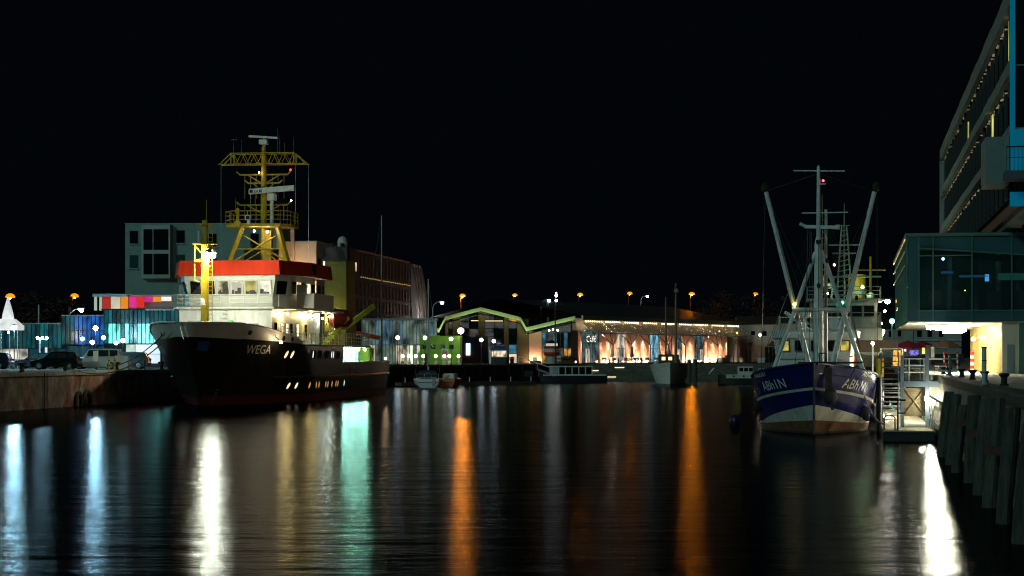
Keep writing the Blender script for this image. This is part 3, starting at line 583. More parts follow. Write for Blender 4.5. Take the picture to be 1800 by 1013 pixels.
hw = mat('scuffed_white_hull_paint', (0.55, 0.55, 0.5), 0.5, scale=1.6, col2=(0.42, 0.41, 0.36), stretch=(1, 1, 0.5), rust=0.6)
rustb = mat('rust_brown_bottom', (0.17, 0.075, 0.03), 0.7, var=0.5, scale=2.5)
O('waterline_grime', astrip(lambda s: -0.6, lambda s: 0.1), mat('black_green_grime', (0.02, 0.022, 0.014), 0.7, var=0.5, scale=4), au, smooth=True); O('hull_bottom', astrip(lambda s: 0.1, a_brn), rustb, au, smooth=True)
O('white_boot_top', astrip(a_brn, a_wht), hw, au, smooth=True)
O('hull', astrip(a_wht, lambda s: a_str(s)-0.06, 4), blue, au, smooth=True)
O('white_stripe', astrip(lambda s: a_str(s)-0.06, lambda s: a_str(s)+0.06, 1, off=0.03), hw, au, smooth=True)
O('bulwark', astrip(lambda s: a_str(s)+0.06, a_rail, 4), blue, au, smooth=True)
O('transom', MB().loft([[(-a_b(17, z), 17, z), (a_b(17, z), 17, z)] for z in (-0.6, 0.6, 1.4, 3.0)], False, False), blue, au)
rlb = mat('dark_blue_rail', (0.015, 0.02, 0.09), 0.3)
for sg in (-1, 1):
    cap = MB(); kn = MB(); cap.pipe([(sg*(a_b(s, a_rail(s))+0.02), s, a_rail(s)) for s in [-1.3+18.2*(i/24)**1.4 for i in range(25)]], 0.06)
    kn.pipe([(sg*(a_b(s, z)+0.01), s, z) for s, z in [(lambda s: (s, a_rail(s)-0.42))(-1.0+18*(i/24)**1.4) for i in range(25)]], 0.025)
    O('rail_cap', cap, rlb, au); O('bulwark_moulding', kn, blue, au)
O('stem_post', MB().loft([[(x, a_stem(z)-0.07+abs(x)*0.6, z) for x in (-0.06, 0, 0.06)] for z in (-0.5, 0.6, 1.4, 2.2, 3.3)], False, False), mat('stem_iron', (0.05, 0.045, 0.06), 0.6), au)
O('deck', MB().grid([[(-a_b(s, 2.1)+0.02, s, 2.15), (a_b(s, 2.1)-0.02, s, 2.15)] for s in [-0.6+17.5*i/16 for i in range(17)]]), wood, au)
def on_a(sc, zc, sg, o=0.02, sl=0.0):
    def fn(x, y):
        s = sc + sg*x - 0.28*y; z = zc + y - sl*sg*x; return (sg*(a_b(s, z)+o), s, z)
    return fn
for sg in (-1, 1):
    text_on('registration_lettering', 'ABh1N', 0.62, on_a(1.25, 2.05, sg, sl=0.12), letter, au)
    text_on('name_lettering', 'AUGUST', 0.34, on_a(1.8, 2.62, sg, sl=0.1), letter, au)
# anchor with its chain, hung on the port bow
an_ = MB(); an_.sph((0.75, -0.75, 1.75), 0.34, 10, 6, 1.25); an_.bar((0.62, -0.85, 3.1), (0.68, -0.8, 2.0), 0.34, 0.16); an_.bar((0.75, -0.9, 1.5), (0.85, -0.85, 1.15), 0.14, 0.12); an_.bar((0.25, -0.55, 1.95), (1.1, -0.6, 1.75), 0.16, 0.16)
O('bow_anchor', an_, mat('anchor_iron', (0.02, 0.017, 0.017), 0.75, var=0.5, scale=6, bump=0.5), au)
O('bow_roller', MB().bar((-0.7, -1.2, 3.3), (2.2, 0.0, 3.32), 0.14, 0.1), blackr, au)
O('anchor_stay', MB().cyl((2.0, -0.1, 3.3), (1.45, 0.5, 2.1), 0.025), dsteel, au)
O('bow_frame', MB().pipe([(0.25, -0.6, 3.2), (0.25, -0.6, 3.75), (0.55, -0.6, 3.75), (0.55, -0.6, 3.2)], 0.03), blackr, au)
O('windlass', MB().cyl((-0.5, 1.4, 2.6), (1.0, 1.4, 2.6), 0.3, n=10).box(-0.2, 0.7, 1.1, 1.7, 2.15, 2.6), blackr, au)
# wheelhouse
grw = mat('pale_grey_wheelhouse_paint', (0.68, 0.7, 0.69), 0.5, var=0.15, scale=2, rust=0.45)
def whr(z, g): return [(-1.75-g, 8.0-g), (1.75+g, 8.0-g), (1.95+g, 8.6), (1.95+g, 12.0), (-1.95-g, 12.0), (-1.95-g, 8.6)]
O('wheelhouse', MB().loft([[(*p, z) for p in whr(z, g)] for z, g in ((2.15, 0), (3.5, 0.0), (4.55, 0.12))]), grw, au)
O('wheelhouse_roof', MB().loft([[(*p, z) for p in whr(z, g)] for z, g in ((4.55, 0.3), (4.85, 0.34), (4.95, 0.2))]), grw, au)
ylw = emi('lit_yellow_window', (0.9, 0.75, 0.12), 0.55, (0.4, 1.3), 3)
for u, m in ((-1.5, ylw), (-0.75, glassd), (0.05, glassd), (0.8, glassd), (1.5, ylw)):
    f = O('window_frame', MB().box(u-0.25, u+0.25, 7.86, 7.9, 3.86, 4.42), dsteel, au); O('pane', MB().box(u-0.2, u+0.2, 7.83, 7.87, 3.9, 4.37), m, f)
O('wheelhouse_rail', MB().pipe([(-1.9, 7.7, 3.6), (1.9, 7.7, 3.6)], 0.03), grw, au)
railing('roof_rail', [(-1.8, 9, 4.95), (-1.8, 11.8, 4.95), (1.8, 11.8, 4.95), (1.8, 9, 4.95)], 0.7, white, au, 2)
O('life_raft_canister', MB().cyl((1.0, 10.5, 5.3), (1.0, 11.6, 5.3), 0.32, n=12), white, au)
# mast, A-frame, derrick booms
pm = mat('pale_green_grey_mast_paint', (0.7, 0.74, 0.72), 0.5, scale=2.5, col2=(0.52, 0.56, 0.54), rust=0.5)
O('mast', MB().lathe([(0.24, 2.15), (0.22, 6.0), (0.19, 9.0), (0.11, 9.4), (0.08, 12.7), (0.02, 12.8)], (0.2, 3.2, 0), 12), pm, au, smooth=True)
af = MB(); af.cyl((-2.1, 3.0, 2.5), (0.05, 3.15, 8.6), 0.11, 0.1, 10); af.cyl((2.45, 3.0, 2.5), (0.35, 3.15, 8.7), 0.11, 0.1, 10); O('a_frame', af, pm, au, smooth=True)
O('cross_beam', MB().cyl((-1.05, 3.0, 5.85), (1.7, 3.0, 5.85), 0.1, n=10), pm, au, smooth=True)
bm_ = MB(); bm_.cyl((-0.15, 3.5, 2.7), (-2.3, 3.3, 11.55), 0.14, 0.11, 10); O('derrick_boom', bm_, pm, au, smooth=True)
bm_ = MB(); bm_.cyl((0.75, 3.5, 2.7), (2.85, 3.3, 11.5), 0.14, 0.11, 10); O('derrick_boom', bm_, pm, au, smooth=True)
for q in (-2.34, 2.95): O('boom_block', MB().sph((q, 3.3, 11.75), 0.2, 8, 5, 1.3), blackr, au)
ya = MB(); ya.cyl((-1.0, 3.2, 12.55), (1.45, 3.2, 12.5), 0.035); ya.cyl((-0.6, 3.2, 10.5), (1.6, 3.2, 10.52), 0.03); ya.bar((-0.45, 3.2, 9.85), (1.1, 3.2, 9.8), 0.14, 0.16); ya.cyl((-0.7, 3.2, 10.0), (-0.4, 3.2, 9.85), 0.08); ya.cyl((1.0, 3.2, 9.8), (1.2, 3.2, 9.82), 0.12)
O('yard_arm', ya, pm, au)
tm = MB(); tm.cyl((0.55, 3.6, 2.2), (0.55, 3.6, 10.7), 0.09, 0.07); [tm.cyl((0.38, 3.5, 4.5+0.3*k), (0.55, 3.55, 4.5+0.3*k), 0.02, n=4) for k in range(20)]; tm.cyl((0.38, 3.5, 4.3), (0.38, 3.5, 11.4), 0.025); O('aft_pole', tm, pm, au)
O('mast_box', MB().box(0.08, 0.34, 2.93, 3.0, 9.02, 9.2), blackr, au)
lm = MB()
for z in (10.95, 11.0): pass
lampball('red_masthead_light', (0.42, 3.2, 12.05), 0.06, (1, 0.05, 0.08), 0.08, au); O('lamp_shelf', MB().box(0.26, 0.55, 3.1, 3.3, 11.86, 11.92), pm, au)
lampball('deck_lamp', (-0.95, 3.0, 6.1), 0.07, (1, 0.7, 0.2), 0.35, au); lampball('deck_lamp', (0.95, 3.2, 8.0), 0.06, (1, 0.6, 0.3), 0.1, au)
rg = MB()
for k in range(5): rg.cyl((-0.2+0.15*k, 3.2, 9.8), (-2.6+0.1*k, 4.2+0.5*k, 2.8), 0.012, n=4).cyl((0.5+0.1*k, 3.2, 9.8), (2.5, 4.2+0.5*k, 2.8), 0.012, n=4)
for k in range(3): rg.cyl((-2.3, 3.3, 11.5), (-0.6+0.3*k, 3.1, 5.0+0.6*k), 0.012, n=4).cyl((2.85, 3.3, 11.4), (1.1-0.3*k, 3.1, 5.0+0.6*k), 0.012, n=4)
for a, b in (((-2.34, 3.3, 11.7), (-2.6, 5.5, 2.9)), ((2.97, 3.3, 11.7), (3.02, 4.5, 3.0)), ((0.2, 3.2, 9.3), (0.2, -1.2, 3.4)), ((-0.3, 3.2, 9.9), (-0.5, 2.5, 2.3)), ((-0.2, 3.2, 9.7), (-0.25, 2.5, 2.3)), ((-0.15, 3.2, 9.6), (0.0, 2.5, 2.3)), ((0.2, 3.2, 12.7), (0.0, 14.5, 4.6)), ((-0.55, 3.2, 6.0), (-0.95, 3, 3)), ((-1.2, 3, 6.8), (-2.3, 3.2, 4.0)), ((-2.3, 3.3, 11.6), (0.2, 3.2, 12.4)), ((2.85, 3.3, 11.5), (0.2, 3.2, 12.4))): rg.cyl(a, b, 0.016, n=5)
O('rigging', rg, dsteel, au)['kind'] = 'stuff'
O('after_mast', MB().cyl((0, 14.3, 2.1), (0, 14.3, 6.2), 0.12, 0.08).bar((0, 14.3, 4.8), (-1.6, 15.5, 6.0), 0.14, 0.14), pm, au)
def tyre_ring(c, r=0.36, w=0.12): return MB().loft([[(c[0]+dx*w, c[1]+rr*r*math.cos(a), c[2]+rr*r*math.sin(a)) for a in [2*math.pi*i/14 for i in range(14)]] for dx, rr in ((-1, 0.6), (-1, 0.95), (0, 1.05), (1, 0.95), (1, 0.6), (-1, 0.6))], True, False)
for s in (3.2, 5.0, 7.0, 9.4): O('tyre_fender', tyre_ring((a_b(s, 1)+0.15, s, 0.9)), blackr, au); O('fender_line', MB().cyl((a_b(s, 1)+0.1, s, 1.2), (a_b(s, 2.6)+0.05, s, 2.7), 0.015, n=5), rope_m, au)
for s in (4.4, 7.0): O('tyre_fender', tyre_ring((-a_b(s, 1)-0.15, s, 1.2)), blackr, au)
O('fish_net_heap', leaves_blob((-0.9, 5.6, 2.5), (0.7, 0.9, 0.5), 260, 0.09), mat('net_green', (0.02, 0.06, 0.05), 0.9), au)['kind'] = 'stuff'
O('radar_dome', MB().lathe([(0.25, 0), (0.32, 0.06), (0.32, 0.2), (0.2, 0.3)], (-0.5, 9.2, 5.6), 12), white, au, smooth=True); O('radar_post', MB().cyl((-0.5, 9.2, 4.9), (-0.5, 9.2, 5.6), 0.06), white, au)
O('life_ring', tyre_ring((1.98, 9.6, 3.3), 0.3, 0.05), mat('life_ring_orange', (0.7, 0.16, 0.03), 0.6), au)
for q, s, z in ((-0.2, 3.0, 8.2), (0.6, 3.0, 8.2), (-1.5, 3.1, 6.4), (2.0, 3.1, 6.4), (0.2, 2.9, 7.0)): O('pulley_block', MB().sph((q, s, z), 0.09, 6, 4, 1.5), blackr, au)
Ma = Matrix.Translation((AX, AY, 0)) @ Matrix.Rotation(-math.atan(0.155), 4, 'Z')
def on_aug(q, s, z): return tuple(Ma @ Vector((q, s, z)))

# ------------------------------------------------------------------ floodlit vessel moored behind the cutter
vpaint = mat('vessel_paint', (0.34, 0.38, 0.33), 0.5, scale=1.5, col2=(0.24, 0.26, 0.22), stretch=(2, 2, 0.3), rust=0.5)
vb = T('moored_vessel', 'floodlit vessel with yellow funnel and lattice mast behind the fishing cutter', 'ship', (21.3, 128, 0), RQ)
def simple_hull(L, B, z0, z1, rake=2.0, n=14, sheer=0.5):
    rows = []
    for z, k in ((z0, 0.0), ((z0+z1)/2, 0.5), (z1, 1.0)):
        row = []
        for sg in (-1, 1):
            seq = range(n+1) if sg == -1 else range(n, -1, -1)
            for i in seq:
                t = i/n; b = B/2*(1-(1-min(1, t*2.6))**2.0)*(1-0.2*max(0, t-0.8)/0.2)*(0.86+0.14*k); row.append((sg*b, -rake*k + (L+rake*k)*t, z + sheer*k*max(0, 1-2*t)**2))
        rows.append(row)
    return MB().loft(rows, True, True)
O('hull', simple_hull(34, 7, -0.5, 2.6), black, vb, smooth=True)
O('bulwark', simple_hull(34.2, 7.1, 2.6, 3.4), vpaint, vb, smooth=True)
O('deckhouse', MB().bbox(-2.6, 2.6, 8, 22, 3.2, 5.6, 0.1), vpaint, vb)
O('bridge', MB().loft([[(x, y, z) for x, y in ((-2.3, 9.5-g), (2.3, 9.5-g), (2.3, 14), (-2.3, 14))] for z, g in ((5.6, 0), (7.4, 0.2))]), vpaint, vb)
for u in (-1.7, -0.85, 0, 0.85, 1.7): O('bridge_pane', MB().box(u-0.33, u+0.33, 9.25, 9.3, 6.4, 7.1), glassd, vb)
O('bridge_roof', MB().bbox(-2.6, 2.6, 9, 14.4, 7.42, 7.6, 0.05), vpaint, vb)
O('brown_panel', MB().box(0.8, 3.6, 6.2, 6.35, 3.9, 4.7), brown, vb)
f_ = O('funnel', MB().lathe([(0.62, 5.6), (0.6, 8.2), (0.66, 8.25), (0.62, 9.6)], (0.9, 18, 0), 14), yel, vb, smooth=True); O('funnel_band', MB().lathe([(0.68, 8.1), (0.7, 8.12), (0.7, 8.5), (0.68, 8.52)], (0.9, 18, 0), 14), mat('pale_blue_band', (0.3, 0.4, 0.45), 0.5), f_)
ms = MB(); 
for dx, dy in ((-0.35, 0), (0.35, 0), (0, 0.6)): ms.cyl((dx*1.6, 15+dy*1.6, 7.6), (dx*0.5, 15+dy*0.5, 13.0), 0.06)
for k in range(14): ms.cyl((-0.5+0.02*k, 15, 7.9+0.36*k), (0.5-0.02*k, 15, 8.05+0.36*k), 0.03, n=5)
O('lattice_mast', ms, vpaint, vb)
y_ = MB(); y_.cyl((-1.1, 15, 11.6), (1.1, 15, 11.6), 0.05); y_.cyl((-0.85, 15, 11.0), (0.85, 15, 11.0), 0.05); y_.cyl((0, 15, 13), (0, 15, 14.6), 0.04, 0.02); y_.cyl((-0.4, 15, 13.0), (0.4, 15, 13.0), 0.03); y_.cyl((-1.9, 14.5, 9.3), (2.6, 14.5, 9.3), 0.06); O('yard_arm', y_, vpaint, vb)
O('radar_frame', MB().pipe([(-1.2, 13, 7.6), (-1.5, 13, 9.2), (-0.7, 13, 9.2), (-0.9, 13, 7.6)], 0.08).cyl((-1.7, 13, 9.4), (-1.7, 13, 10.2), 0.04), vpaint, vb)
O('satellite_dome', MB().sph((1.9, 16.5, 7.9), 0.35), vpaint, vb, smooth=True); O('satellite_dome', MB().sph((-1.0, 12, 8.6), 0.22), vpaint, vb, smooth=True)
O('second_mast', MB().cyl((1.9, 20, 5.6), (1.9, 20, 11), 0.14, 0.08).cyl((0.8, 20, 10), (3.0, 20, 10), 0.05), yel, vb)
railing('upper_rail', [(-2.5, 8.2, 5.6), (2.5, 8.2, 5.6), (2.5, 21.8, 5.6)], 1.0, vpaint, vb); railing('bridge_roof_rail', [(-2.5, 9.1, 7.6), (2.5, 9.1, 7.6), (2.5, 14.3, 7.6)], 0.8, vpaint, vb)
lampball('working_light', (-1.2, 10.8, 8.0), 0.1, (0.7, 1, 0.5), 9, vb); lampball('working_light', (1.3, 15.6, 8.6), 0.1, (0.7, 1, 0.5), 8, vb); lampball('working_light', (2.9, 7.4, 4.3), 0.1, (1, 0.85, 0.5), 4, vb)
lampball('green_light', (-0.1, 9.0, 7.3), 0.09, (0.1, 1, 0.7), 0.4, vb)
lampball('bridge_wing_light', (2.75, 8.6, 6.7), 0.08, (1, 0.86, 0.55), 4, vb)

# ------------------------------------------------------------------ small craft across the basin
def yacht(px, py, L, B, m, lab, head=0.0, mast=None, cab=True, group=None):
    Y = F*H/(py-HZ); t = T('sailing_yacht', lab, 'yacht', (gx(px, Y), Y, 0), head, group)
    O('hull', MB().loft([[(w*a, y, z) for a, z in ((-1, zt), (-0.92, 0.45), (-0.55, -0.1), (0.55, -0.1), (0.92, 0.45), (1, zt))] for y, w, zt in ((0, B*0.40, 1.0), (L*0.25, B*0.5, 0.95), (L*0.55, B*0.48, 1.0), (L*0.85, B*0.22, 1.15), (L, 0.05, 1.3))]), m, t, smooth=True)
    O('hull_stripe', MB().box(-B*0.36, B*0.36, -0.03, 0.0, 0.55, 0.63), blue, t)
    if cab:
        O('cabin', MB().loft([[(x*k, y, z) for x, z in ((-1, 1.0), (-0.8, 1.55), (0.8, 1.55), (1, 1.0))] for y, k in ((L*0.3, B*0.32), (L*0.7, B*0.2))]), white, t)
        O('spray_hood', MB().loft([[(x, y, z) for x, z in ((-B*0.34, 1.2), (-B*0.3, 1.9), (0, 2.05), (B*0.3, 1.9), (B*0.34, 1.2))] for y in (L*0.24, L*0.32)]), mat('navy_canvas', (0.02, 0.025, 0.04), 0.8), t)
        O('pushpit', MB().pipe([(-B*0.38, 0.8, 1.0), (-B*0.38, 0.05, 1.6), (B*0.38, 0.05, 1.6), (B*0.38, 0.8, 1.0)], 0.03).cyl((-B*0.38, 0.05, 1), (-B*0.38, 0.05, 1.6), 0.03).cyl((B*0.38, 0.05, 1), (B*0.38, 0.05, 1.6), 0.03), steel, t)
        O('steering_wheel', MB().pipe([(0.4*math.cos(a), 1.2, 1.35+0.4*math.sin(a)) for a in [2*math.pi*i/10 for i in range(11)]], 0.025), steel, t)
        O('outboard_ladder', MB().box(0.5, 0.85, -0.08, -0.03, 0.2, 1.1), steel, t)
    if mast:
        mx, mt = mast; O('mast', MB().cyl((mx, L*0.45, 1.2), (mx, L*0.45, mt), 0.11, 0.07), mat('mast_alloy', (0.45, 0.42, 0.4), 0.4, 0.3), t); O('boom', MB().cyl((mx, L*0.45, 2.6), (mx, 0.6, 2.5), 0.09), mat('sail_cover', (0.1, 0.08, 0.07), 0.8), t)
        O('shroud', MB().cyl((mx, L*0.45, mt), (B*0.46, L*0.42, 1.0), 0.015, n=4).cyl((mx, L*0.45, mt), (-B*0.46, L*0.42, 1.0), 0.015, n=4).cyl((mx-0.7, L*0.45, mt*0.6), (mx+0.7, L*0.45, mt*0.6), 0.03), steel, t)
    return t
yw = mat('gelcoat_white', (0.7, 0.72, 0.74), 0.3, var=0.1)
yacht(752, 682, 9.5, 3.3, yw, 'white sailing yacht moored stern on below the green kiosk', 0.05, (0.1, gz(488, 229)))
oy = yacht(784, 681.5, 8.0, 2.6, mat('orange_brown_hull', (0.5, 0.13, 0.02), 0.35), 'orange hulled boat lying beside the white yacht', -0.1, None, False)
O('cabin_top', MB().bbox(-0.7, 0.7, 2.2, 5, 1.0, 1.6, 0.1), white, oy); O('tiller', MB().cyl((0, 0.3, 1.1), (0.2, 1.4, 1.4), 0.04), brown, oy)
ky = yacht(650, 679.5, 11, 3.4, yw, 'sailing yacht with a tall pale mast mostly hidden behind the ship', 0.1, (1.6, gz(374, 240)))
for k in (0.55, 0.75): O('spreader', MB().cyl((0.9, 5, gz(374, 240)*k), (2.3, 5, gz(374, 240)*k), 0.03), steel, ky)
# passenger launch
Y = 275.0; la = T('passenger_launch', 'low passenger launch with a glazed white cabin moored by the steps', 'boat', (gx(950, Y), Y, 0), 0.12)
O('hull', MB().loft([[(x, y, z) for y, z in ((-1.3*k, 1.0+s), (-1.1*k, 0.0), (1.1*k, 0.0), (1.3*k, 1.0+s))] for x, k, s in ((0, 0.15, 0.35), (1.0, 0.8, 0.15), (3, 1, 0), (8.5, 1, 0), (9.2, 0.85, 0.1))]), mat('dark_launch_hull', (0.02, 0.022, 0.03), 0.4), la, smooth=True)
O('gunwale', MB().box(0.2, 9.0, -1.36, -1.2, 0.95, 1.12), white, la)
O('cabin_roof', MB().bbox(1.3, 7.2, -1.2, 1.2, 2.15, 2.3, 0.08), white, la)
for k in range(7): O('cabin_pillar', MB().box(1.4+0.93*k, 1.52+0.93*k, -1.15, -1.05, 1.0, 2.15), white, la)
for k in range(6): O('cabin_pane', MB().box(1.54+0.93*k, 2.31+0.93*k, -1.12, -1.08, 1.15, 2.12), glassd if k else mat('pale_blind', (0.4, 0.42, 0.42), 0.6), la)
O('cabin_side', MB().box(1.4, 7.1, -1.14, -1.0, 0.9, 1.15), white, la); O('cabin_back_wall', MB().box(1.4, 7.1, 1.0, 1.1, 0.9, 2.15), offw, la)
# dark workboat with a boarding ramp
dwb = T('workboat', 'small dark workboat lying below the sloping boarding ramp', 'boat', (gx(905, 282), 279, 0), 0.08)
O('hull', MB().loft([[(x, y, z) for y, z in ((-1.1*k, 0.8+s), (-0.9*k, 0.0), (0.9*k, 0.0), (1.1*k, 0.8+s))] for x, k, s in ((0, 0.6, 0.1), (1.5, 1, 0), (5.5, 1, 0), (7.0, 0.1, 0.4))]), black, dwb, smooth=True); O('cabin', MB().bbox(1.2, 2.6, -0.7, 0.7, 0.7, 1.6, 0.1), dsteel, dwb); O('mast_pole', MB().cyl((3.4, 0, 0.7), (3.4, 0, 2.0), 0.05), steel, dwb)
rp_ = T('boarding_ramp', 'sloping white boarding ramp from the far quay down to the dark workboat', 'gangway', (gx(912, 284), 284, 0), 0.05)
O('ramp_deck', MB().bar((0, 0, 2.75), (5.0, -3.5, 0.9), 0.9, 0.12), steel, rp_)
for sy in (-0.4, 0.4): O('ramp_rail', MB().cyl((0, sy, 3.6), (5.0, -3.5+sy, 1.75), 0.04).cyl((0, sy, 2.7), (0, sy, 3.6), 0.04).cyl((2.5, -1.75+sy, 1.8), (2.5, -1.75+sy, 2.7), 0.04).cyl((5, -3.5+sy, 0.9), (5, -3.5+sy, 1.75), 0.04), white, rp_)
# floating jetty by the yacht
jt = T('floating_jetty', 'narrow floating jetty with short posts beside the yacht', 'jetty', (gx(700, 238), 238, 0), 0.62)
O('jetty_deck', MB().box(0, 20, -0.7, 0.7, 0.1, 0.5), wood, jt)
for k in range(7): O('jetty_post', MB().cyl((0.6+3.1*k, -0.6, 0.5), (0.6+3.1*k, -0.6, 1.1), 0.06), white, jt)
# white two-masted cutter at the steps
Y = 262.0; wc = T('sailing_cutter', 'old white two-masted sailing vessel lying bow on before the café', 'sailing boat', (gx(1178, Y), Y, 0), -0.08)
def c_b(s, z): t = max(0, min(1, (s+0.35*z)/6)); return (1.9+0.35*z)*(1-(1-t)**2.2)
for nm, z0, z1, m, o in (('hull', -0.3, 1.75, white, 0), ('rail_strake', 1.75, 1.95, white, 0.05), ('bulwark', 1.95, 2.5, offw, 0.0)):
    g = MB()
    for sg in (-1, 1): g.grid([[(sg*(c_b(s, z)+o), s, z+0.25*max(0, 1-s/5)**2*(z > 0)) for s in [-0.35*z+(14+0.35*z)*(i/20)**1.5 for i in range(21)]] for z in (z0, (z0+z1)/2, z1)])
    O(nm, g, m, wc, smooth=True)
O('deck', MB().grid([[(-c_b(s, 1.9), s, 1.95), (c_b(s, 1.9), s, 1.95)] for s in [-0.4+14*i/8 for i in range(9)]]), wood, wc)
wh_ = O('wheelhouse', MB().bbox(-1.6, 1.2, 8, 11, 1.9, 3.9, 0.1), brown, wc)
for u in (-0.9, 0.0): O('lit_pane', MB().box(u-0.25, u+0.25, 7.95, 8.0, 3.1, 3.55), emi('launch_window', (1, 0.8, 0.45), 1.6), wh_)
O('mast', MB().cyl((0.75, 5, 1.9), (0.75, 5, gz(498, 267)), 0.2, 0.12), mat('mast_pine', (0.2, 0.15, 0.08), 0.6), wc, smooth=True); O('mizzen_mast', MB().cyl((-0.6, 9.5, 1.9), (-0.6, 9.5, gz(522, 270)), 0.14, 0.09), MATS['mast_pine'], wc, smooth=True)
O('radar_dome', MB().sph((0.85, 4.8, gz(512, 267)), 0.35), mat('dull_dome', (0.3, 0.25, 0.15), 0.5), wc)
cs = MB()
for q in (-2.4, 2.4): cs.cyl((0.75, 5, gz(500, 267)), (q, 6, 2.4), 0.02, n=4).cyl((-0.6, 9.5, gz(525, 270)), (q, 10, 2.4), 0.02, n=4)
cs.cyl((0.75, 5, gz(500, 267)), (0, -0.7, 2.8), 0.02, n=4); O('rigging', cs, dsteel, wc)['kind'] = 'stuff'
O('life_ring', MB().sph((-1.9, 5, 2.7), 0.35, 8, 5), white, wc)
for i, px in enumerate((1212, 1222)):
    O('mooring_pile', MB().cyl((gx(px, 258), 258, -1), (gx(px, 258), 258, gz((633, 632)[i], 258)), 0.3, 0.27, 10), wood, None, ('dark mooring pile next to the white sailing vessel', 'dark mooring pile on the landward side of its twin')[i], 'pile', 'mooring piles')
# tender with davits near the white house
Y = 262.0; tb = T('work_launch', 'cream and dark green work launch with a low wheelhouse by the far steps', 'boat', (gx(1262, Y), Y, 0), -0.05)
O('hull', MB().loft([[(x, y, z) for y, z in ((-1.2*k, 1.0+s), (-1.0*k, 0.0), (1.0*k, 0.0), (1.2*k, 1.0+s))] for x, k, s in ((0, 0.2, 0.3), (1.2, 0.9, 0.1), (4, 1, 0), (7.0, 0.8, 0.15))]), mat('dark_green_hull', (0.012, 0.02, 0.014), 0.4), tb, smooth=True)
O('topsides', MB().box(1.0, 6.6, -1.28, -1.15, 0.75, 1.25), mat('cream', (0.55, 0.52, 0.42), 0.5), tb)
for k in range(3): O('porthole', MB().cyl((2.0+1.3*k, -1.31, 1.02), (2.0+1.3*k, -1.28, 1.02), 0.13, n=10), blackr, tb)
O('wheelhouse', MB().bbox(2.6, 4.6, -0.9, 0.9, 1.2, 2.3, 0.08), offw, tb)
for k in range(3): O('pane', MB().box(2.75+0.62*k, 3.25+0.62*k, -0.93, -0.9, 1.65, 2.12), glassd, tb)
O('stern_rail', MB().pipe([(5.2, -1.1, 1.2), (5.2, -1.1, 2.0), (6.6, -0.9, 2.0), (6.6, -0.9, 1.2)], 0.04), white, tb); O('life_ring', MB().lathe([(0.2,-0.06),(0.36,-0.06),(0.36,0.06),(0.2,0.06)], (6.4, -1.0, 1.6), 10), white, tb)
O('fore_davit', MB().pipe([(0.3, 0, 1.2), (-1.6, 0, 1.6), (-2.6, 0, 1.0)], 0.06).pipe([(1.0, 0, 1.2), (-0.5, 0, 2.1), (-1.2, 0, 1.3)], 0.05), steel, tb)
O('mooring_buoy', MB().lathe([(0.03, -0.2), (0.24, -0.15), (0.3, 0.06), (0.22, 0.26), (0.05, 0.38)], (gx(1292, 107), 107, 0.1), 12), mat('buoy_blue', (0.006, 0.012, 0.05), 0.4), None, 'small dark blue mooring buoy floating off the fishing cutter\'s side', 'buoy', smooth=True)

# ------------------------------------------------------------------ pontoon, gangway and their rails beside the cutter
x, y = rq(84, -2.5)
po = T('pontoon', 'floating pontoon with lit pale deck boards between cutter and timber quay', 'pontoon', (x, y, 0), RQ)
O('float', MB().bbox(0, 2.2, 0, 34, -0.4, 0.4, 0.06), dsteel, po)
bd = mat('deck_board', (0.36, 0.32, 0.22), 0.8, var=0.25, scale=4)
b0 = O('deck_board', MB().bbox(0.02, 2.18, 0.0, 0.5, 0.402, 0.46, 0.015), bd, po, loc=(0, 0.02, 0))
for k in range(1, 62): again(b0, po, (0, 0.02+0.55*k, 0.004*(k % 3)))
pw = MB()
for k in range(6):
    yy = 1.2+2.6*k; O('rail_stanchion', MB().cyl((2.12, yy, 0.46), (2.12, yy, 1.55), 0.035), white, po)
    pass
    lampball('pontoon_lamp', (2.12, yy, 1.64), 0.09, (1, 0.93, 0.66), 11, po)
O('pontoon_rail', MB().cyl((2.12, 1.2, 1.05), (2.12, 14.2, 1.05), 0.025), steel, po)
O('ladder_hoop', MB().pipe([(0.05, 0.1, -0.3), (0.05, 0.1, 1.0), (0.12, 0.1, 1.08), (0.42, 0.1, 1.08), (0.5, 0.1, 1.0), (0.5, 0.1, -0.3)], 0.028), blackr, po)
O('mooring_post', MB().cyl((0.62, 0.15, 0.4), (0.62, 0.15, 1.75), 0.035).cyl((0.42, 0.15, 1.75), (0.95, 0.15, 1.75), 0.04).cyl((0.62, 0.15, 1.2), (0.95, 0.15, 1.2), 0.03), blackr, po)
lampball('pontoon_lamp', (0.45, 12, 0.75), 0.08, (1, 0.95, 0.75), 3.0, po); lampball('pontoon_lamp', (1.5, 12.3, 0.8), 0.08, (1, 0.95, 0.75), 4.0, po)
gp = T('guide_pile', 'black mooring pile with a bright yellow sleeve beside the cutter', 'pile', (gx(1547, 96), 96, -1)); O('pile', MB().cyl((0,0,0), (0,0,3.6), 0.19, n=12), black, gp); O('yellow_sleeve', MB().cyl((0,0,3.6), (0,0,4.5), 0.17, n=12), yel, gp); O('top_rod', MB().cyl((0,0,4.5), (0,0,4.75), 0.05), dsteel, gp)
x, y = rq(88, -0.1)
gw = T('gangway', 'blue grey steel gangway with gate frame and stairs between quay and pontoon', 'gangway', (x, y, 0), RQ)
bs = mat('blue_grey_steel_paint', (0.12, 0.17, 0.24), 0.45, var=0.15)
O('cross_beam', MB().box(-1.5, 0.5, 0, 0.25, 2.25, 2.5), bs, gw); O('cross_beam', MB().box(-1.5, 0.5, 5.0, 5.2, 2.25, 2.5), bs, gw)
for q, z1 in ((-1.5, 3.65), (-0.42, 3.9)): O('gate_post', MB().box(q-0.08, q+0.08, 0.0, 0.16, 0.46, z1), bs, gw)
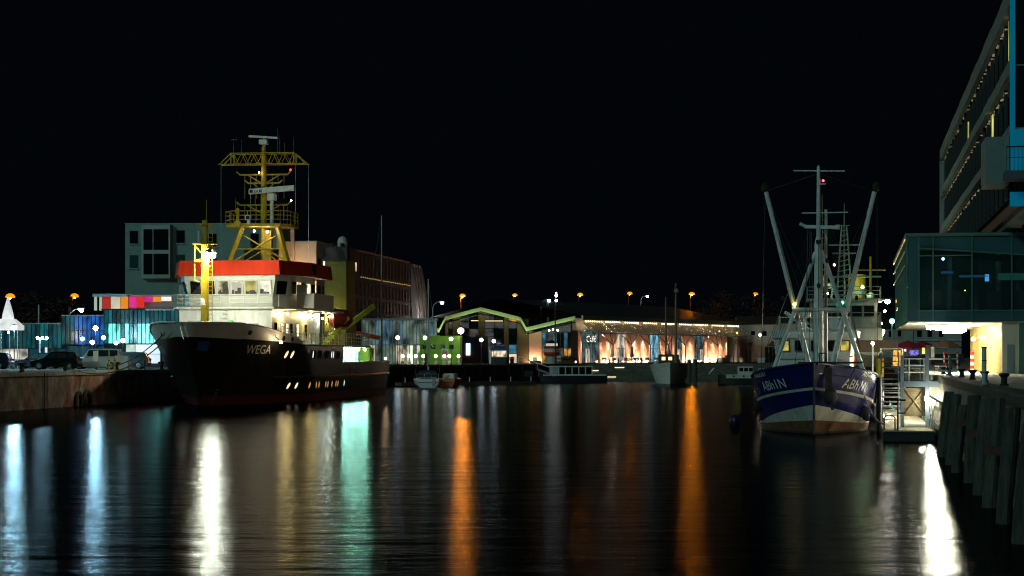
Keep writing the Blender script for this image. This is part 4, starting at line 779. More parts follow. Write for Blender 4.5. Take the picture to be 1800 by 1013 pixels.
O('quay_post', MB().box(0.52, 0.62, 0.0, 0.1, 2.74, 3.6), bs, gw)
O('landing', MB().box(-1.5, 0.5, 0.25, 5.0, 2.36, 2.44), steel, gw)
for y0 in (0.1, 5.1):
    rl = MB()
    for z in (2.9, 3.2, 3.5): rl.cyl((-1.45, y0, z), (-0.5, y0, z), 0.022, n=5)
    rl.cyl((-0.4, y0, 3.5), (0.9, y0, 3.5), 0.03); rl.cyl((-0.4, y0, 2.95), (0.9, y0, 2.95), 0.03)
    for q in (-1.2, -0.55): rl.cyl((q, y0, 2.45), (q, y0, 3.5), 0.025)
    O('landing_rail', rl, white, gw)
tread = None
for k in range(9):
    m_ = MB().box(-2.3, -1.3, 0, 0.3, 0, 0.05)
    if tread is None: tread = O('stair_tread', m_, steel, gw, loc=(0, 5.2, 2.3))
    else: again(tread, gw, (0, 5.2+0.33*k, 2.3-0.22*k))
O('stair_string', MB().bar((-2.35, 5.2, 2.3), (-2.35, 8.2, 0.5), 0.06, 0.25).bar((-1.25, 5.2, 2.3), (-1.25, 8.2, 0.5), 0.06, 0.25), bs, gw)
cg = MB()
for k in range(10): cg.cyl((-2.35, 4.8, 1.2+0.27*k), (-1.55, 4.8, 1.2+0.27*k), 0.025, n=5)
for q in (-2.35, -1.55): cg.cyl((q, 4.8, 0.46), (q, 4.8, 3.8), 0.035)
O('barred_gate', cg, steel, gw)
O('truss_panel', MB().box(-1.42, -0.5, 0.3, 0.34, 0.95, 2.2).cyl((-1.42, 0.26, 1.0), (-0.5, 0.26, 2.2), 0.03).cyl((-1.42, 0.26, 2.2), (-0.5, 0.26, 1.0), 0.03), mat('worn_plank_panel', (0.2, 0.16, 0.09), 0.8, var=0.4, scale=5, stretch=(0.3, 1, 4)), gw)
O('gangway_roller', MB().cyl((-1.4, -0.1, 0.58), (-0.5, -0.1, 0.58), 0.1, n=10), white, gw)
rope('mooring_rope', on_aug(2.3, 3.0, 1.9), tuple(Vector((*rq(88, -2.4), 0.6))), 0.35, 'heavy dark mooring rope from the cutter\'s hull to the pontoon', 0.04)
# ------------------------------------------------------------------ buildings on the west side
def panel(px0, px1, py0, py1, Y, y0, y1, mb=None):
    """upright slab facing the camera side, between two depths behind the plane Y"""
    mb = mb or MB(); return mb.box(gx(px0, Y), gx(px1, Y), Y+y0, Y+y1, gz(py1, Y), gz(py0, Y))
rend = mat('grey_green_render', (0.26, 0.37, 0.33), 0.85, var=0.2, scale=0.5, bump=0.15)
Y = 230.0
ab = T('apartment_block', 'plain grey green apartment block with a tall framed bay window', 'building', (0, 0, 0))
O('wall', MB().box(gx(220, Y), gx(486, Y), Y, Y+16, 2.5, gz(394, Y)), rend, ab); O('parapet', MB().box(gx(219.4, Y), gx(486.6, Y), Y-0.06, Y+16.05, gz(394, Y), gz(392.5, Y)), steel, ab)
for px, py in ((228, 406), (310, 405), (228, 449), (310, 448), (366, 411), (440, 411), (366, 455)):
    f = O('window_frame', panel(px, px+15, py, py+23, Y, -0.05, 0.0), dsteel, ab); O('pane', panel(px+1, px+14, py+1, py+22, Y, -0.09, -0.051), mat('teal_pane', (0.02, 0.07, 0.07), 0.1) if py > 445 else glassd, f); O('sill', panel(px-1, px+16, py+23, py+24.5, Y, -0.2, 0.0), steel, f)
bay = O('bay_window', panel(251, 301, 396, 490, Y, -0.8, 0.0), mat('bay_frame_paint', (0.4, 0.47, 0.45), 0.6), ab)
for a, b, c, d in ((254.5, 270, 404, 440), (272, 298, 404, 440), (254.5, 270, 447, 483), (272, 298, 447, 483)): O('pane', panel(a, b, c, d, Y, -0.86, -0.801), glassd, bay)
O('bay_side', panel(301, 303, 396, 492, Y, -0.7, 0.0), dsteel, bay)
an2 = T('office_block', 'pale block with an orange lit end wall behind the ship\'s mast', 'building', (-22.8, 232, 0), LQ)
zt = gz(426, 232)
O('wall', MB().box(-7.0, 0, 0, 12, 2.5, zt), mat('pale_render', (0.55, 0.53, 0.5), 0.8, var=0.12, scale=0.4), an2); O('parapet', MB().box(-7.05, 0.05, -0.05, 12.05, zt, zt+0.15), steel, an2)
for k in range(5):
    for z in (zt-4.2, zt-7.4): f = O('window_frame', MB().box(0, 0.04, 0.6+2.3*k, 1.9+2.3*k, z, z+2.4), dsteel, an2); O('pane', MB().box(0.041, 0.07, 0.7+2.3*k, 1.8+2.3*k, z+0.1, z+2.3), warm if (k == 1 and z > zt-5) else glassd, f)
O('flue', MB().box(-3.0, -2.6, -0.3, 0, 4, zt+1.5), MATS['pale_render'], an2)
for q in (-5.2, -1.8):
    O('facade_lamp_arm', MB().cyl((q, -0.05, zt-4.6), (q, -2.2, zt-4.7), 0.05), dsteel, an2); lampball('facade_lamp', (q, -2.3, zt-4.8), 0.12, (1, 0.5, 0.2), 110, an2)  # orange lamps added out of view to light the end wall

# glass exhibition building with three roof levels
Y = 200.0
gb = T('glass_building', 'long teal glass curtain-wall building behind the parked cars', 'building', (0, 0, 0))
teal = [emi('lit_glass_%d' % k, c, s, (0.25, 1.5), 0.9, base=(0.01, 0.03, 0.035), stretch=(1.5, 1.5, 0.7)) for k, (c, s) in enumerate((((0.03, 0.45, 0.52), 0.14), ((0.02, 0.42, 0.46), 0.22), ((0.1, 0.5, 0.52), 0.11), ((0.03, 0.3, 0.42), 0.1), ((0.03, 0.22, 0.9), 0.4), ((0.14, 0.9, 0.8), 1.8), ((0.25, 1.0, 0.85), 4.0)))]
O('core', MB().box(gx(-60, Y), gx(330, Y), Y+0.6, Y+18, 2.5, gz(600, Y)), mat('dark_core', (0.02, 0.025, 0.03), 0.7), gb)
secs = ((-58, 108, 570, 612, 7.4), (108, 183, 556, 606, 7.4), (183, 322, 545, 604, 7.2))
for si, (a, b, t, bo, st_p) in enumerate(secs):
    O('roof_edge', panel(a, b, t-2, t, Y, -0.15, 17), steel, gb); O('upper_core', panel(a, b, t, bo, Y, 0.5, 17), MATS['dark_core'], gb); O('bottom_rail', panel(a, b, bo, bo+1.2, Y, -0.15, 0.2), dsteel, gb)
    n = int((b-a)/st_p); w = (b-a)/n; rows = (t, (t*0.5+bo*0.5) if si < 2 else t+24, bo)
    for i in range(n):
        O('mullion', panel(a+w*i-0.5, a+w*i+0.5, t, bo, Y, -0.14, 0.05), dsteel, gb)
        for r0, r1 in zip(rows, rows[1:]):
            c = (a+w*(i+0.5)); m = random.choice(teal[:4])
            if si == 1 and c > 132 and r0: m = teal[4]
            if si == 2 and r0 > t and c > 238: m = teal[5] if random.random() < 0.6 else teal[6]
            if si == 2 and r0 > t and 183 < c < 238: m = teal[1] if random.random() < 0.6 else teal[5]
            O('pane', panel(a+w*i+0.55, a+w*(i+1)-0.55, r0+0.3, r1-0.3, Y, 0.0, 0.04), m, gb)
    O('transom', panel(a, b, rows[1]-0.4, rows[1]+0.4, Y, -0.12, 0.0), dsteel, gb)
lb = emi('lit_hall_door', (0.72, 0.84, 1.0), 0.95, (0.9, 1.1), 0.3, base=(0.6, 0.6, 0.6))
for a, b in ((238.5, 281), (290, 318)):
    for c, d in ((606, 622.5), (623.3, 639)): O('lit_door_panel', panel(a, b, c, d, Y, 0.3, 0.36), lb, gb)
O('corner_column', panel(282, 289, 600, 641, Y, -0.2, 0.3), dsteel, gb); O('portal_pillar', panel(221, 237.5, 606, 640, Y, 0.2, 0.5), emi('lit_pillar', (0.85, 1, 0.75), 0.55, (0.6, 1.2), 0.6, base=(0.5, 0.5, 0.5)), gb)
sh = emi('lit_shopfront', (1.0, 0.95, 0.78), 0.75, (0.1, 1.5), 0.55, base=(0.2, 0.2, 0.2))
for k in range(7): O('shop_pane', panel(-58+15.2*k, -43.6+15.2*k, 613.5, 632, Y, 0.3, 0.36), sh, gb)
for k in range(6): O('lower_pane', panel(50+22*k, 70.5+22*k, 609+ (0 if k > 2 else 4.5), 636, Y, 0.4, 0.46), teal[3], gb)
O('white_sign_lettering', MB().box(gx(79, 199), gx(83, 199), 199, 199.05, gz(628, 199), gz(611, 199)), emi('sign_white', (1, 1, 1), 0.8), gb)
# upper storey with coloured panels
cp = T('coloured_pavilion', 'flat-roofed upper storey with backlit red, orange and pink panels', 'pavilion', (0, 0, 0))
O('roof_slab', panel(164, 226, 517, 522, Y, -0.4, 8), steel, cp); O('roof_slab', panel(226.5, 303, 518.5, 521.5, Y, 0.2, 8), mat('pale_slab', (0.5, 0.5, 0.5), 0.6), cp); O('floor_slab', panel(178, 255, 543.2, 545, Y, -0.2, 8), dsteel, cp); O('room', panel(179, 300, 522, 543, Y, 1.6, 7.5), mat('room_wall', (0.5, 0.48, 0.44), 0.8), cp)
for a, b, y1, c, s in ((180.5, 194, 543, (0.7, 0.0, 0.01), 0.55), (195, 211, 543, (0.95, 0.9, 0.65), 0.6), (212, 225, 543, (1, 0.28, 0.0), 0.75), (227.5, 240, 541, (0.95, 0.0, 0.32), 0.8), (240.5, 253.5, 540.5, (0.95, 0.0, 0.0), 0.8), (254, 268.5, 531, (0.9, 0.0, 0.32), 0.7), (269, 283, 531, (1, 0.3, 0.0), 0.75), (283.5, 301, 529.5, (1, 0.97, 0.85), 0.9)):
    O('colour_panel', panel(a, b, 522, y1, Y, 0.0, 0.08), emi('panel_%d' % a, c, s, (0.8, 1.15), 0.7, base=(0.2, 0.1, 0.05)), cp)
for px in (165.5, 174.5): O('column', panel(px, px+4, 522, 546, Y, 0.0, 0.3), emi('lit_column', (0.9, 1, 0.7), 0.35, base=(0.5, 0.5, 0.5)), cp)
O('terrace_rail', panel(255, 316, 545.5, 546.5, Y, -0.1, 0.0), steel, cp)
# white event tent
Y = 186.0
tn = T('event_tent', 'floodlit white event tent with a tall pointed peak', 'tent', (gx(14, Y), Y, 2.5))
tw = emi('glowing_tent_canvas', (1, 0.95, 0.88), 0.6, (0.75, 1.15), 1.2, base=(0.75, 0.75, 0.72))  # lamp light on the canvas is put in as a glow
z0, z1, zp = gz(590, Y)-2.5, gz(561, Y)-2.5, gz(522, Y)-2.5
O('peak', MB().lathe([(0.6, z1-0.1), (0.5, z1+0.5), (0.34, z1+1.1), (0.12, zp-0.25), (0.02, zp)], (0, 0, 0), 8), tw, tn, smooth=True)
O('canopy', MB().loft([[(x*k, y*k, z) for x, y in ((-1.25,-1.1),(1.25,-1.1),(1.25,1.1),(-1.25,1.1))] for z, k in ((z0+0.9, 1.0), (z1, 0.5))]), tw, tn); O('valance', MB().loft([[(x, y, z) for x, y in ((-1.25,-1.1),(1.25,-1.1),(1.25,1.1),(-1.25,1.1))] for z in (z0+0.5, z0+0.9)], True, False), tw, tn)
for x in (-1.15, -0.4, 0.4, 1.15): O('tent_pole', MB().cyl((x, -1.02, 0), (x, -1.02, z0+0.9), 0.05), white, tn)
lampball('tent_lamp', (0.2, -0.5, z0+0.3), 0.1, (1, 0.93, 0.8), 14, tn)

# brick hotel with white rounded end
ht = T('hotel', 'dark brick hotel with rows of narrow windows and a white curved end', 'building', (-23.0, 300, 0), LQ)
bk = mat('dark_red_brick', (0.17, 0.135, 0.12), 0.85, var=0.3, scale=6, bump=0.2)
O('wall', MB().box(-14, 0, -4, 38.5, 2.5, 19.4), bk, ht); O('parapet', MB().box(-14.05, 0.06, -4, 38.5, 19.4, 19.65), steel, ht)
hw_ = [mat('brick_pier', (0.3, 0.25, 0.225), 0.8), glassd, mat('hotel_glass', (0.012, 0.01, 0.009), 0.5, spec=0.15)]
wn = None
for fl, (z, h) in enumerate(((16.1, 2.9), (12.9, 1.9), (10.5, 1.9), (8.0, 1.9))):
    wn = None
    for k in range(16):
        yy = -2.6+2.55*k
        if wn is None: wn = O('window', MB().box(0.0, 0.05, 0, 1.0, z, z+h), hw_[2], ht, loc=(0, yy, 0))
        else: again(wn, ht, (0, yy, 0))
    O('brick_band', MB().box(0.0, 0.14, -4, 38.4, z-0.62, z-0.12), bk, ht)
    pr = None
    for k in range(16):
        if pr is None: pr = O('brick_pier', MB().box(0.0, 0.18, 0, 0.5, z-0.1, z+h), hw_[0], ht, loc=(0, -1.3+2.55*k, 0))
        else: again(pr, ht, (0, -1.3+2.55*k, 0))
O('lit_window', MB().box(0.02, 0.07, -2.9, -2.1, 16.3, 18.8), emi('hotel_lit', (1, 0.75, 0.45), 0.9, (0.1, 1.3), 1.0), ht)
for k in range(26): O('string_light', MB().sph((0.25, 0.2+1.48*k, 15.6+random.uniform(-0.05, 0.05)), 0.09, 6, 4), emi('string_bulb', (1, 0.55, 0.12), 0.6), ht)
for k in range(4):
    o0 = 38.8+2.7*k; O('white_fin', MB().loft([[(0.9-((z-9)/10)**2*0.9+x, y+((z-9)/11)**2*-0.9*k/3, z) for x, y in ((-0.6, o0), (0.3, o0), (0.3, o0+1.7), (-0.6, o0+1.7))] for z in (7.4, 9, 11, 13, 15, 17, 18.6, 19.4)]), mat('pale_fin_cladding', (0.68, 0.65, 0.62), 0.6), ht)
O('end_core', MB().box(-14, 0.1, 38.51, 49.5, 2.5, 19.0), mat('grey_core', (0.08, 0.075, 0.07), 0.8), ht)
[(lampball('fin_light', (4.2, o_, 9.0), 0.1, (1, 0.93, 0.88), 22, ht), O('fin_light_arm', MB().cyl((0.1, o_, 8.9), (4.2, o_, 8.9), 0.06), steel, ht)) for o_ in (35.0, 40.4)]; pass  # hidden lamps added to brighten the white fins

# glass restaurant and the lime kiosk
Y = 290.0
gr_ = T('glass_restaurant', 'glazed restaurant with slim columns below the brick hotel', 'building', (0, 0, 0))
O('roof', panel(636, 768, 560, 563, Y, -0.5, 5), steel, gr_); O('back_wall', panel(636, 766, 563, 641, Y, 2.2, 5), dsteel, gr_)
gm = [emi('resto_%d' % k, c, s, (0.1, 1.6), 0.8, stretch=(1, 1, 0.5)) for k, (c, s) in enumerate((((0.5, 0.75, 0.6), 0.16), ((0.25, 0.55, 0.75), 0.22), ((0.9, 0.8, 0.55), 0.5), ((0.85, 0.95, 0.7), 0.9)))]
for k in range(22):
    a = 636+6*k; O('column', panel(a-0.5, a+0.5, 563, 640, Y, -0.1, 0.2), steel, gr_)
    O('pane', panel(a+0.6, a+5.4, 563.5, 606, Y, 0.05, 0.1), gm[0] if random.random() < 0.75 else gm[1], gr_); O('pane', panel(a+0.6, a+5.4, 607.5, 640, Y, 0.05, 0.1), random.choice((gm[2], gm[3], gm[0])) if a < 735 else gm[0], gr_)
O('canopy', panel(636, 740, 606, 607.4, Y, -2.5, 0.0), steel, gr_)
Y = 281.0
gk = T('lime_kiosk', 'lime green kiosk building with four small square windows', 'kiosk', (0, 0, 0))
lg = mat('lime_green_cladding', (0.2, 0.48, 0.03), 0.6, var=0.1, scale=1)
O('wall', panel(738, 811, 592, 642, Y, 0, 5), lg, gk); O('roof_edge', panel(737, 812, 590.8, 592, Y, -0.08, 5.1), lg, gk)
for px in (741, 757, 774, 789.5): O('window', panel(px, px+8, 606, 613.5, Y, -0.06, 0.0), glassd, gk)
f = O('poster_frame', panel(776, 788, 614, 632, Y, -0.08, 0.0), white, gk); O('poster', panel(777.5, 786.5, 616, 626, Y, -0.1, -0.081), mat('poster_print', (0.3, 0.08, 0.05), 0.6, col2=(0.5, 0.4, 0.3), scale=2), f)
O('door', panel(746, 752, 622, 641, Y, -0.05, 0.0), mat('dark_green_door', (0.03, 0.08, 0.02), 0.6), gk)

# market hall with zigzag roof
Y = 325.0
zh = T('market_hall', 'market hall with lime edged zigzag roof and tall glazed gable', 'building', (0, 0, 0))
zz_ = [(742, 571), (772, 578), (783, 556.5), (845, 540.5), (915, 558), (925, 576), (1011, 555.5)]
tz = [(gx(a, Y), gz(b, Y)) for a, b in zz_]
trm = mat('lime_white_fascia', (0.66, 0.78, 0.36), 0.6); roofm = mat('dark_metal_roof', (0.045, 0.045, 0.045), 0.55, var=0.3, scale=0.4)
for (xa, za), (xb, zb2) in zip(tz, tz[1:]):
    O('fascia', MB().add([(x, y, z) for y in (Y-0.7, Y-0.3) for x, z in ((xa, za), (xb, zb2), (xb, zb2-0.62), (xa, za-0.62))], [(0,1,2,3), (7,6,5,4), (0,4,5,1), (2,6,7,3), (1,5,6,2), (0,3,7,4)]), trm, zh)
    O('fascia_light', MB().bar((xa, Y-1.15, za-1.1), (xb, Y-1.15, zb2-1.1), 0.06, 0.06), emi('fascia_led', (0.75, 0.95, 0.55), 13), zh); O('light_cover', MB().bar((xa, Y-1.24, za-1.08), (xb, Y-1.24, zb2-1.08), 0.04, 0.2), dsteel, zh)
    O('roof_slope', MB().add([(xa, Y-0.6, za+0.01), (xb, Y-0.6, zb2+0.01), (xb, Y+45, zb2+0.01), (xa, Y+45, za+0.01), (xa, Y-0.3, za-0.3), (xb, Y-0.3, zb2-0.3), (xb, Y+45, zb2-0.3), (xa, Y+45, za-0.3)], [(0,1,2,3), (7,6,5,4), (3,2,6,7)]), roofm, zh)
    for k in range(1, 9):
        t = k/9; O('roof_seam', MB().bar((xa+(xb-xa)*t, Y-0.5, za+(zb2-za)*t+0.05), (xa+(xb-xa)*t, Y+44, za+(zb2-za)*t+0.05), 0.08, 0.1), roofm, zh)
brc = mat('brown_column', (0.16, 0.09, 0.03), 0.7, var=0.15)
for a, b, t in ((783, 788, 560), (796, 808, 554), (841, 852, 543), (886, 894, 553), (909, 929, 561)): O('column', panel(a, b, t, 640, Y, -0.1, 0.5), brc, zh)
gg = [glassd, emi('hall_glow', (0.4, 0.42, 0.4), 0.05, (0, 2.5), 0.9), emi('hall_amber', (1, 0.5, 0.08), 0.4, (0, 1.6), 0.8), emi('hall_blue', (0.1, 0.5, 0.8), 0.3, (0.2, 1.4), 0.6), emi('hall_warm', (1, 0.75, 0.5), 1.0, (0.6, 1.1), 0.6)]
for a, b, t in ((788.6, 795.4, 560), (808.6, 824, 552), (825, 840.4, 547), (852.6, 868, 547), (869, 885.4, 551), (895, 908, 557)):
    ys = [t, 566, 578, 592, 606, 622, 639]
    for r, (p, q) in enumerate(zip(ys, ys[1:])):
        m = random.choice((gg[0], gg[1], gg[1]))
        if a == 895: m = (gg[2], gg[1], gg[0], gg[0], gg[3], gg[4])[r]
        if r >= 3 and 800 < a < 850: m = gg[0]
        O('pane', panel(a, b, p+0.6, q-0.6, Y, 0.1, 0.15), m, zh)
for a, b, py in ((828, 841, 564), (853, 884, 564.5)): O('tube_light', panel(a, b, py-0.6, py+0.6, Y, 0.0, 0.06), emi('tube_light', (1, 0.75, 0.4), 1.4), zh)
O('back_wall', MB().box(tz[0][0], tz[-1][0], Y+20, Y+20.3, 2.5, 8.0), mat('hall_back', (0.08, 0.07, 0.06), 0.8), zh)
O('mural_wall', panel(812, 858, 593, 641, Y, -1.6, -0.12), mat('mural_paint', (0.02, 0.05, 0.2), 0.7, scale=0.35, col2=(0.3, 0.12, 0.05)), zh)
disp = O('lit_display', panel(819.5, 827, 604, 625, Y, -1.75, -1.62), emi('display', (0.75, 1, 0.85), 1.6, (0.7, 1.2), 0.7), zh)
pink = mat('salmon_brick', (0.66, 0.34, 0.22), 0.8, var=0.12, scale=2, bump=0.1)
O('brick_panel', panel(930, 952, 583, 640, Y, 0, 0.4), pink, zh); O('uplight_shield', panel(931, 951, 634, 638.5, Y, -1.2, -1.1), dsteel, zh); O('vent_grille', panel(937, 944, 629, 638, Y, -0.06, 0.0), dsteel, zh)
for k in range(3): lampball('ground_uplight', (gx(934+6.5*k, Y), Y-0.8, 2.75), 0.09, (1, 0.72, 0.5), 14, zh)
for k in range(8):
    a = 953+6.4*k; t = 578-max(0, (a-930))*0.26
    O('glazing_bar', panel(a-0.4, a+0.4, t+6, 640, Y, 0, 0.2), dsteel, zh); O('pane', panel(a+0.5, a+5.9, t+7, 584, Y, 0.1, 0.15), gg[1], zh); O('pane', panel(a+0.5, a+5.9, 585, 612, Y, 0.1, 0.15), random.choice((gg[0], gg[1], gg[3])), zh); O('pane', panel(a+0.5, a+5.9, 613, 640, Y, 0.1, 0.15), random.choice((gg[0], gg[1], gg[2])), zh)
for px in (965, 972, 980): lampball('pendant_lamp', (gx(px, Y), Y-0.35, gz(579+(px % 3), Y)), 0.12, (0.9, 1, 0.95), 2.0, zh)

# café hall running away to the right
CA = (10.3, 325.4); CR = math.atan2(58, 33)
ch = T('cafe_hall', 'long café hall with slatted canopy and floodlit salmon brick piers', 'building', (*CA, 0), CR)
cu, cv = math.cos(CR), math.sin(CR)
def tt(px): k = (px-900)/F; return (CA[1]*k-CA[0])/(cu-cv*k)
ez = 10.3; Lc = tt(1297)
O('fascia', MB().box(0, Lc, -1.5, -1.2, ez-0.7, ez), mat('pale_fascia', (0.5, 0.5, 0.44), 0.6), ch)
O('roof', MB().add([(0, -1.2, ez), (Lc, -1.2, ez), (Lc, 14, ez+3.0), (0, 14, ez+3.0), (Lc, 28, ez), (0, 28, ez)], [(0,1,2,3), (3,2,4,5)]), roofm, ch)
O('gable', MB().add([(Lc, -1.2, ez-0.1), (Lc, 14, ez+2.9), (Lc, 28, ez-0.1), (Lc, 28, 2.5), (Lc, 0.2, 2.5), (Lc, 0.2, ez-0.1)], [(0,1,2,3,4,5)]), MATS['pale_render'], ch)
O('back_wall', MB().box(0.3, Lc-0.1, 5.0, 5.4, 2.5, ez-0.2), mat('cafe_back', (0.12, 0.1, 0.08), 0.8), ch)
walls = ((1000.5, 1011), (1020.5, 1023), (1055, 1084), (1102, 1124.5), (1126, 1143), (1160, 1172), (1174, 1180), (1182, 1191), (1199, 1220.5), (1238, 1243), (1245, 1266), (1267, 1278))
prev = 0
blu = emi('cafe_blue', (0.3, 0.75, 1.0), 0.6, (0.1, 1.4), 1.0, stretch=(2.5, 2.5, 0.5)); cwm = emi('cafe_inside', (1, 0.88, 0.7), 0.7, (0.15, 1.2), 1.0, stretch=(2.5, 2.5, 0.5)); tq = emi('cafe_teal', (0.1, 0.35, 0.42), 0.16, (0, 2), 0.7)
edges = []
for a, b in walls:
    t0, t1 = max(0.05, tt(a)), tt(b)
    if t1 > 0.1: O('brick_pier', MB().box(t0, t1, 0, 0.5, 2.5, 7.9), pink, ch); edges.append((t0, t1))
for (a0, a1), (b0, b1) in zip(edges, edges[1:]):
    if b0-a1 < 0.3: continue
    m = tq if b0-a1 > 5.5 and a1 < 12 else random.choice((blu, cwm, tq, cwm))
    n = max(1, round((b0-a1)/1.6)); w = (b0-a1)/n
    for i in range(n):
        for z0_, z1_ in ((2.6, 4.9), (5.0, 7.8)): O('glazed_pane', MB().box(a1+w*i+0.06, a1+w*(i+1)-0.06, 0.25, 0.3, z0_, z1_), m if z0_ > 4 or m is blu else random.choice((m, cwm)), ch)
    for i in range(n+1): O('glazing_bar', MB().box(a1+w*i-0.06, a1+w*i+0.06, 0.2, 0.36, 2.5, 7.9), dsteel, ch)
O('upper_wall', MB().box(0, Lc, 0.1, 0.5, 7.9, ez-0.4), mat('upper_boards', (0.4, 0.33, 0.22), 0.8), ch)
slm = mat('canopy_slat', (0.24, 0.2, 0.13), 0.6); s0 = None; n = 70
for k in range(n):
    mbs = MB().bar((0, -1.3, ez-1.25), (0, -3.1, 7.45), 0.42, 0.07)
    if s0 is None: s0 = O('canopy_slat', mbs, slm, ch, loc=(0.6, 0, 0))
    else: again(s0, ch, (0.6+(Lc-1.2)*k/(n-1), 0, 0))
bulb = emi('canopy_bulb', (1, 0.85, 0.5), 9.0)
b0 = None
for k in range(9):
    for j in range(7):
        x_ = 1.0 + (Lc-1.6)*(k+0.1+j*0.11)/9
        if b0 is None: b0 = O('canopy_bulb', MB().sph((0, 0, 0), 0.1, 6, 4), bulb, ch, loc=(x_, -1.1, ez-0.92))
        else: again(b0, ch, (x_, -1.1, ez-0.92))
O('canopy_beam', MB().box(0, Lc, -3.2, -3.05, 7.3, 7.5), steel, ch)
for k in range(10):
    x_ = 1.3+ (Lc-2.2)*k/9
    O('tree_column', MB().cyl((x_, -2.6, 2.5), (x_, -2.6, 5.6), 0.1, 0.08).cyl((x_, -2.6, 5.5), (x_-1.6, -2.9, 7.4), 0.05).cyl((x_, -2.6, 5.5), (x_+1.6, -2.9, 7.4), 0.05).cyl((x_, -2.6, 5.6), (x_, -0.2, 7.6), 0.08), dsteel, ch)
for k in range(20):
    x_ = 2.0+(Lc-4)*k/19; O('canopy_downlight', MB().loft([[(x_+0.2*math.cos(a), -0.8+0.2*math.sin(a), z) for a in [0.7854*i for i in range(8)]] for z in (7.3, 7.85)], True, False).cyl((x_, -0.8, 7.86), (x_, -0.8, 7.9), 0.2), steel, ch); lampball('downlight_lens', (x_, -0.8, 7.7), 0.09, (1, 0.76, 0.55), 260, ch)
for k, px in enumerate((1006, 1062, 1078, 1108, 1119, 1132, 1165, 1186, 1204, 1215, 1240, 1252, 1262)): O('uplight_shield', MB().box(tt(px)-0.3, tt(px)+0.3, -0.95, -0.9, 2.5, 3.1), dsteel, ch); lampball('pier_uplight', (tt(px), -0.6, 2.75), 0.08, (1, 0.76, 0.55), 36, ch)
text_on('cafe_lettering', 'Café', 1.5, lambda x, y: (tt(1039)+x*1.25, -0.02, 6.0+y), emi('sign_letters', (1, 0.95, 0.85), 1.2), ch)
yl = O('yellow_projection_lamp', MB().cyl((tt(1262), -4.4, 6.9), (tt(1262), -4.1, 7.2), 0.14), dsteel, ch)
lampball('yellow_spot', (tt(1262), -3.9, 8.0), 0.1, (0.9, 0.9, 0.05), 1.2, ch)

# white houses to the right of the café and beyond the vessel
def house(name, lab, px0, px1, ytop, Y, wins, m, extra=None, z0=2.5):
    t = T(name, lab, 'house', (0, 0, 0))
    O('wall', MB().box(gx(px0, Y), gx(px1, Y), Y, Y+10, z0, gz(ytop, Y)), m, t)
    O('roof', MB().add([(gx(px0-1, Y), Y-0.3, gz(ytop, Y)), (gx(px1+1, Y), Y-0.3, gz(ytop, Y)), (gx(px1+1, Y), Y+5, gz(ytop, Y)+1.6), (gx(px0-1, Y), Y+5, gz(ytop, Y)+1.6), (gx(px1+1, Y), Y+10.3, gz(ytop, Y)), (gx(px0-1, Y), Y+10.3, gz(ytop, Y))], [(0,1,2,3), (3,2,4,5), (0,3,5), (1,4,2)]), mat('dark_tiles', (0.06, 0.035, 0.025), 0.8), t)
    for a, b, c, d in wins:
        f = O('window_frame', panel(a, b, c, d, Y, -0.06, 0.0), dsteel, t); O('pane', panel(a+0.7, b-0.7, c+0.7, d-0.7, Y, -0.1, -0.061), glassd, f); O('sill', panel(a-0.8, b+0.8, d, d+1, Y, -0.25, 0.0), offw, f)
    return t
cw = mat('cream_render', (0.45, 0.40, 0.33), 0.85, var=0.15, scale=0.5)
h1 = house('terrace_house', 'cream two-storey house beside the café hall', 1299, 1400, 570, 392, ((1320, 1327, 582, 590), (1340, 1347.5, 582, 591), (1308, 1311, 583, 588), (1364, 1370, 583, 591), (1384, 1391, 583, 591)), cw)
O('door', panel(1311, 1319, 615, 636, 392, -0.08, 0.0), mat('dark_door', (0.1, 0.05, 0.04), 0.6), h1); O('door_canopy', panel(1309, 1321, 603, 607.5, 392, -0.9, 0.0), mat('red_brown', (0.12, 0.05, 0.04), 0.7), h1)
O('conservatory_roof', MB().add([(gx(1344, 392), 388, gz(609, 392)), (gx(1395, 392), 388, gz(609, 392)), (gx(1388, 392), 391.9, gz(600, 392)), (gx(1356, 392), 391.9, gz(600, 392))], [(0,1,2,3)]), dsteel, h1)
for k in range(7): O('conservatory_pane', panel(1345+7*k, 1351+7*k, 610, 637, 388, 0, 0.06), glassd, h1)
lampball('porch_lamp', (gx(1374, 387), 387.5, gz(603, 387.5)), 0.12, (1, 0.8, 0.5), 4, h1)
h2 = house('terrace_house', 'cream house with dark windows beyond the floodlit vessel', 1540, 1605, 578, 318, ((1562, 1568, 582, 593), (1578, 1584, 581, 592), (1548, 1554, 582, 593)), cw, z0=2.72)
h3 = house('terrace_house', 'pale grey house behind the promenade canopy', 1606.5, 1690, 576, 318, ((1612, 1620, 581, 593), (1630, 1638, 581, 593), (1650, 1658, 581, 593)), mat('grey_render', (0.36, 0.36, 0.34), 0.85, var=0.15, scale=0.5), z0=2.72)
O('ledge', panel(1607, 1690, 597, 599, 318, -0.3, 0.0), offw, h3)

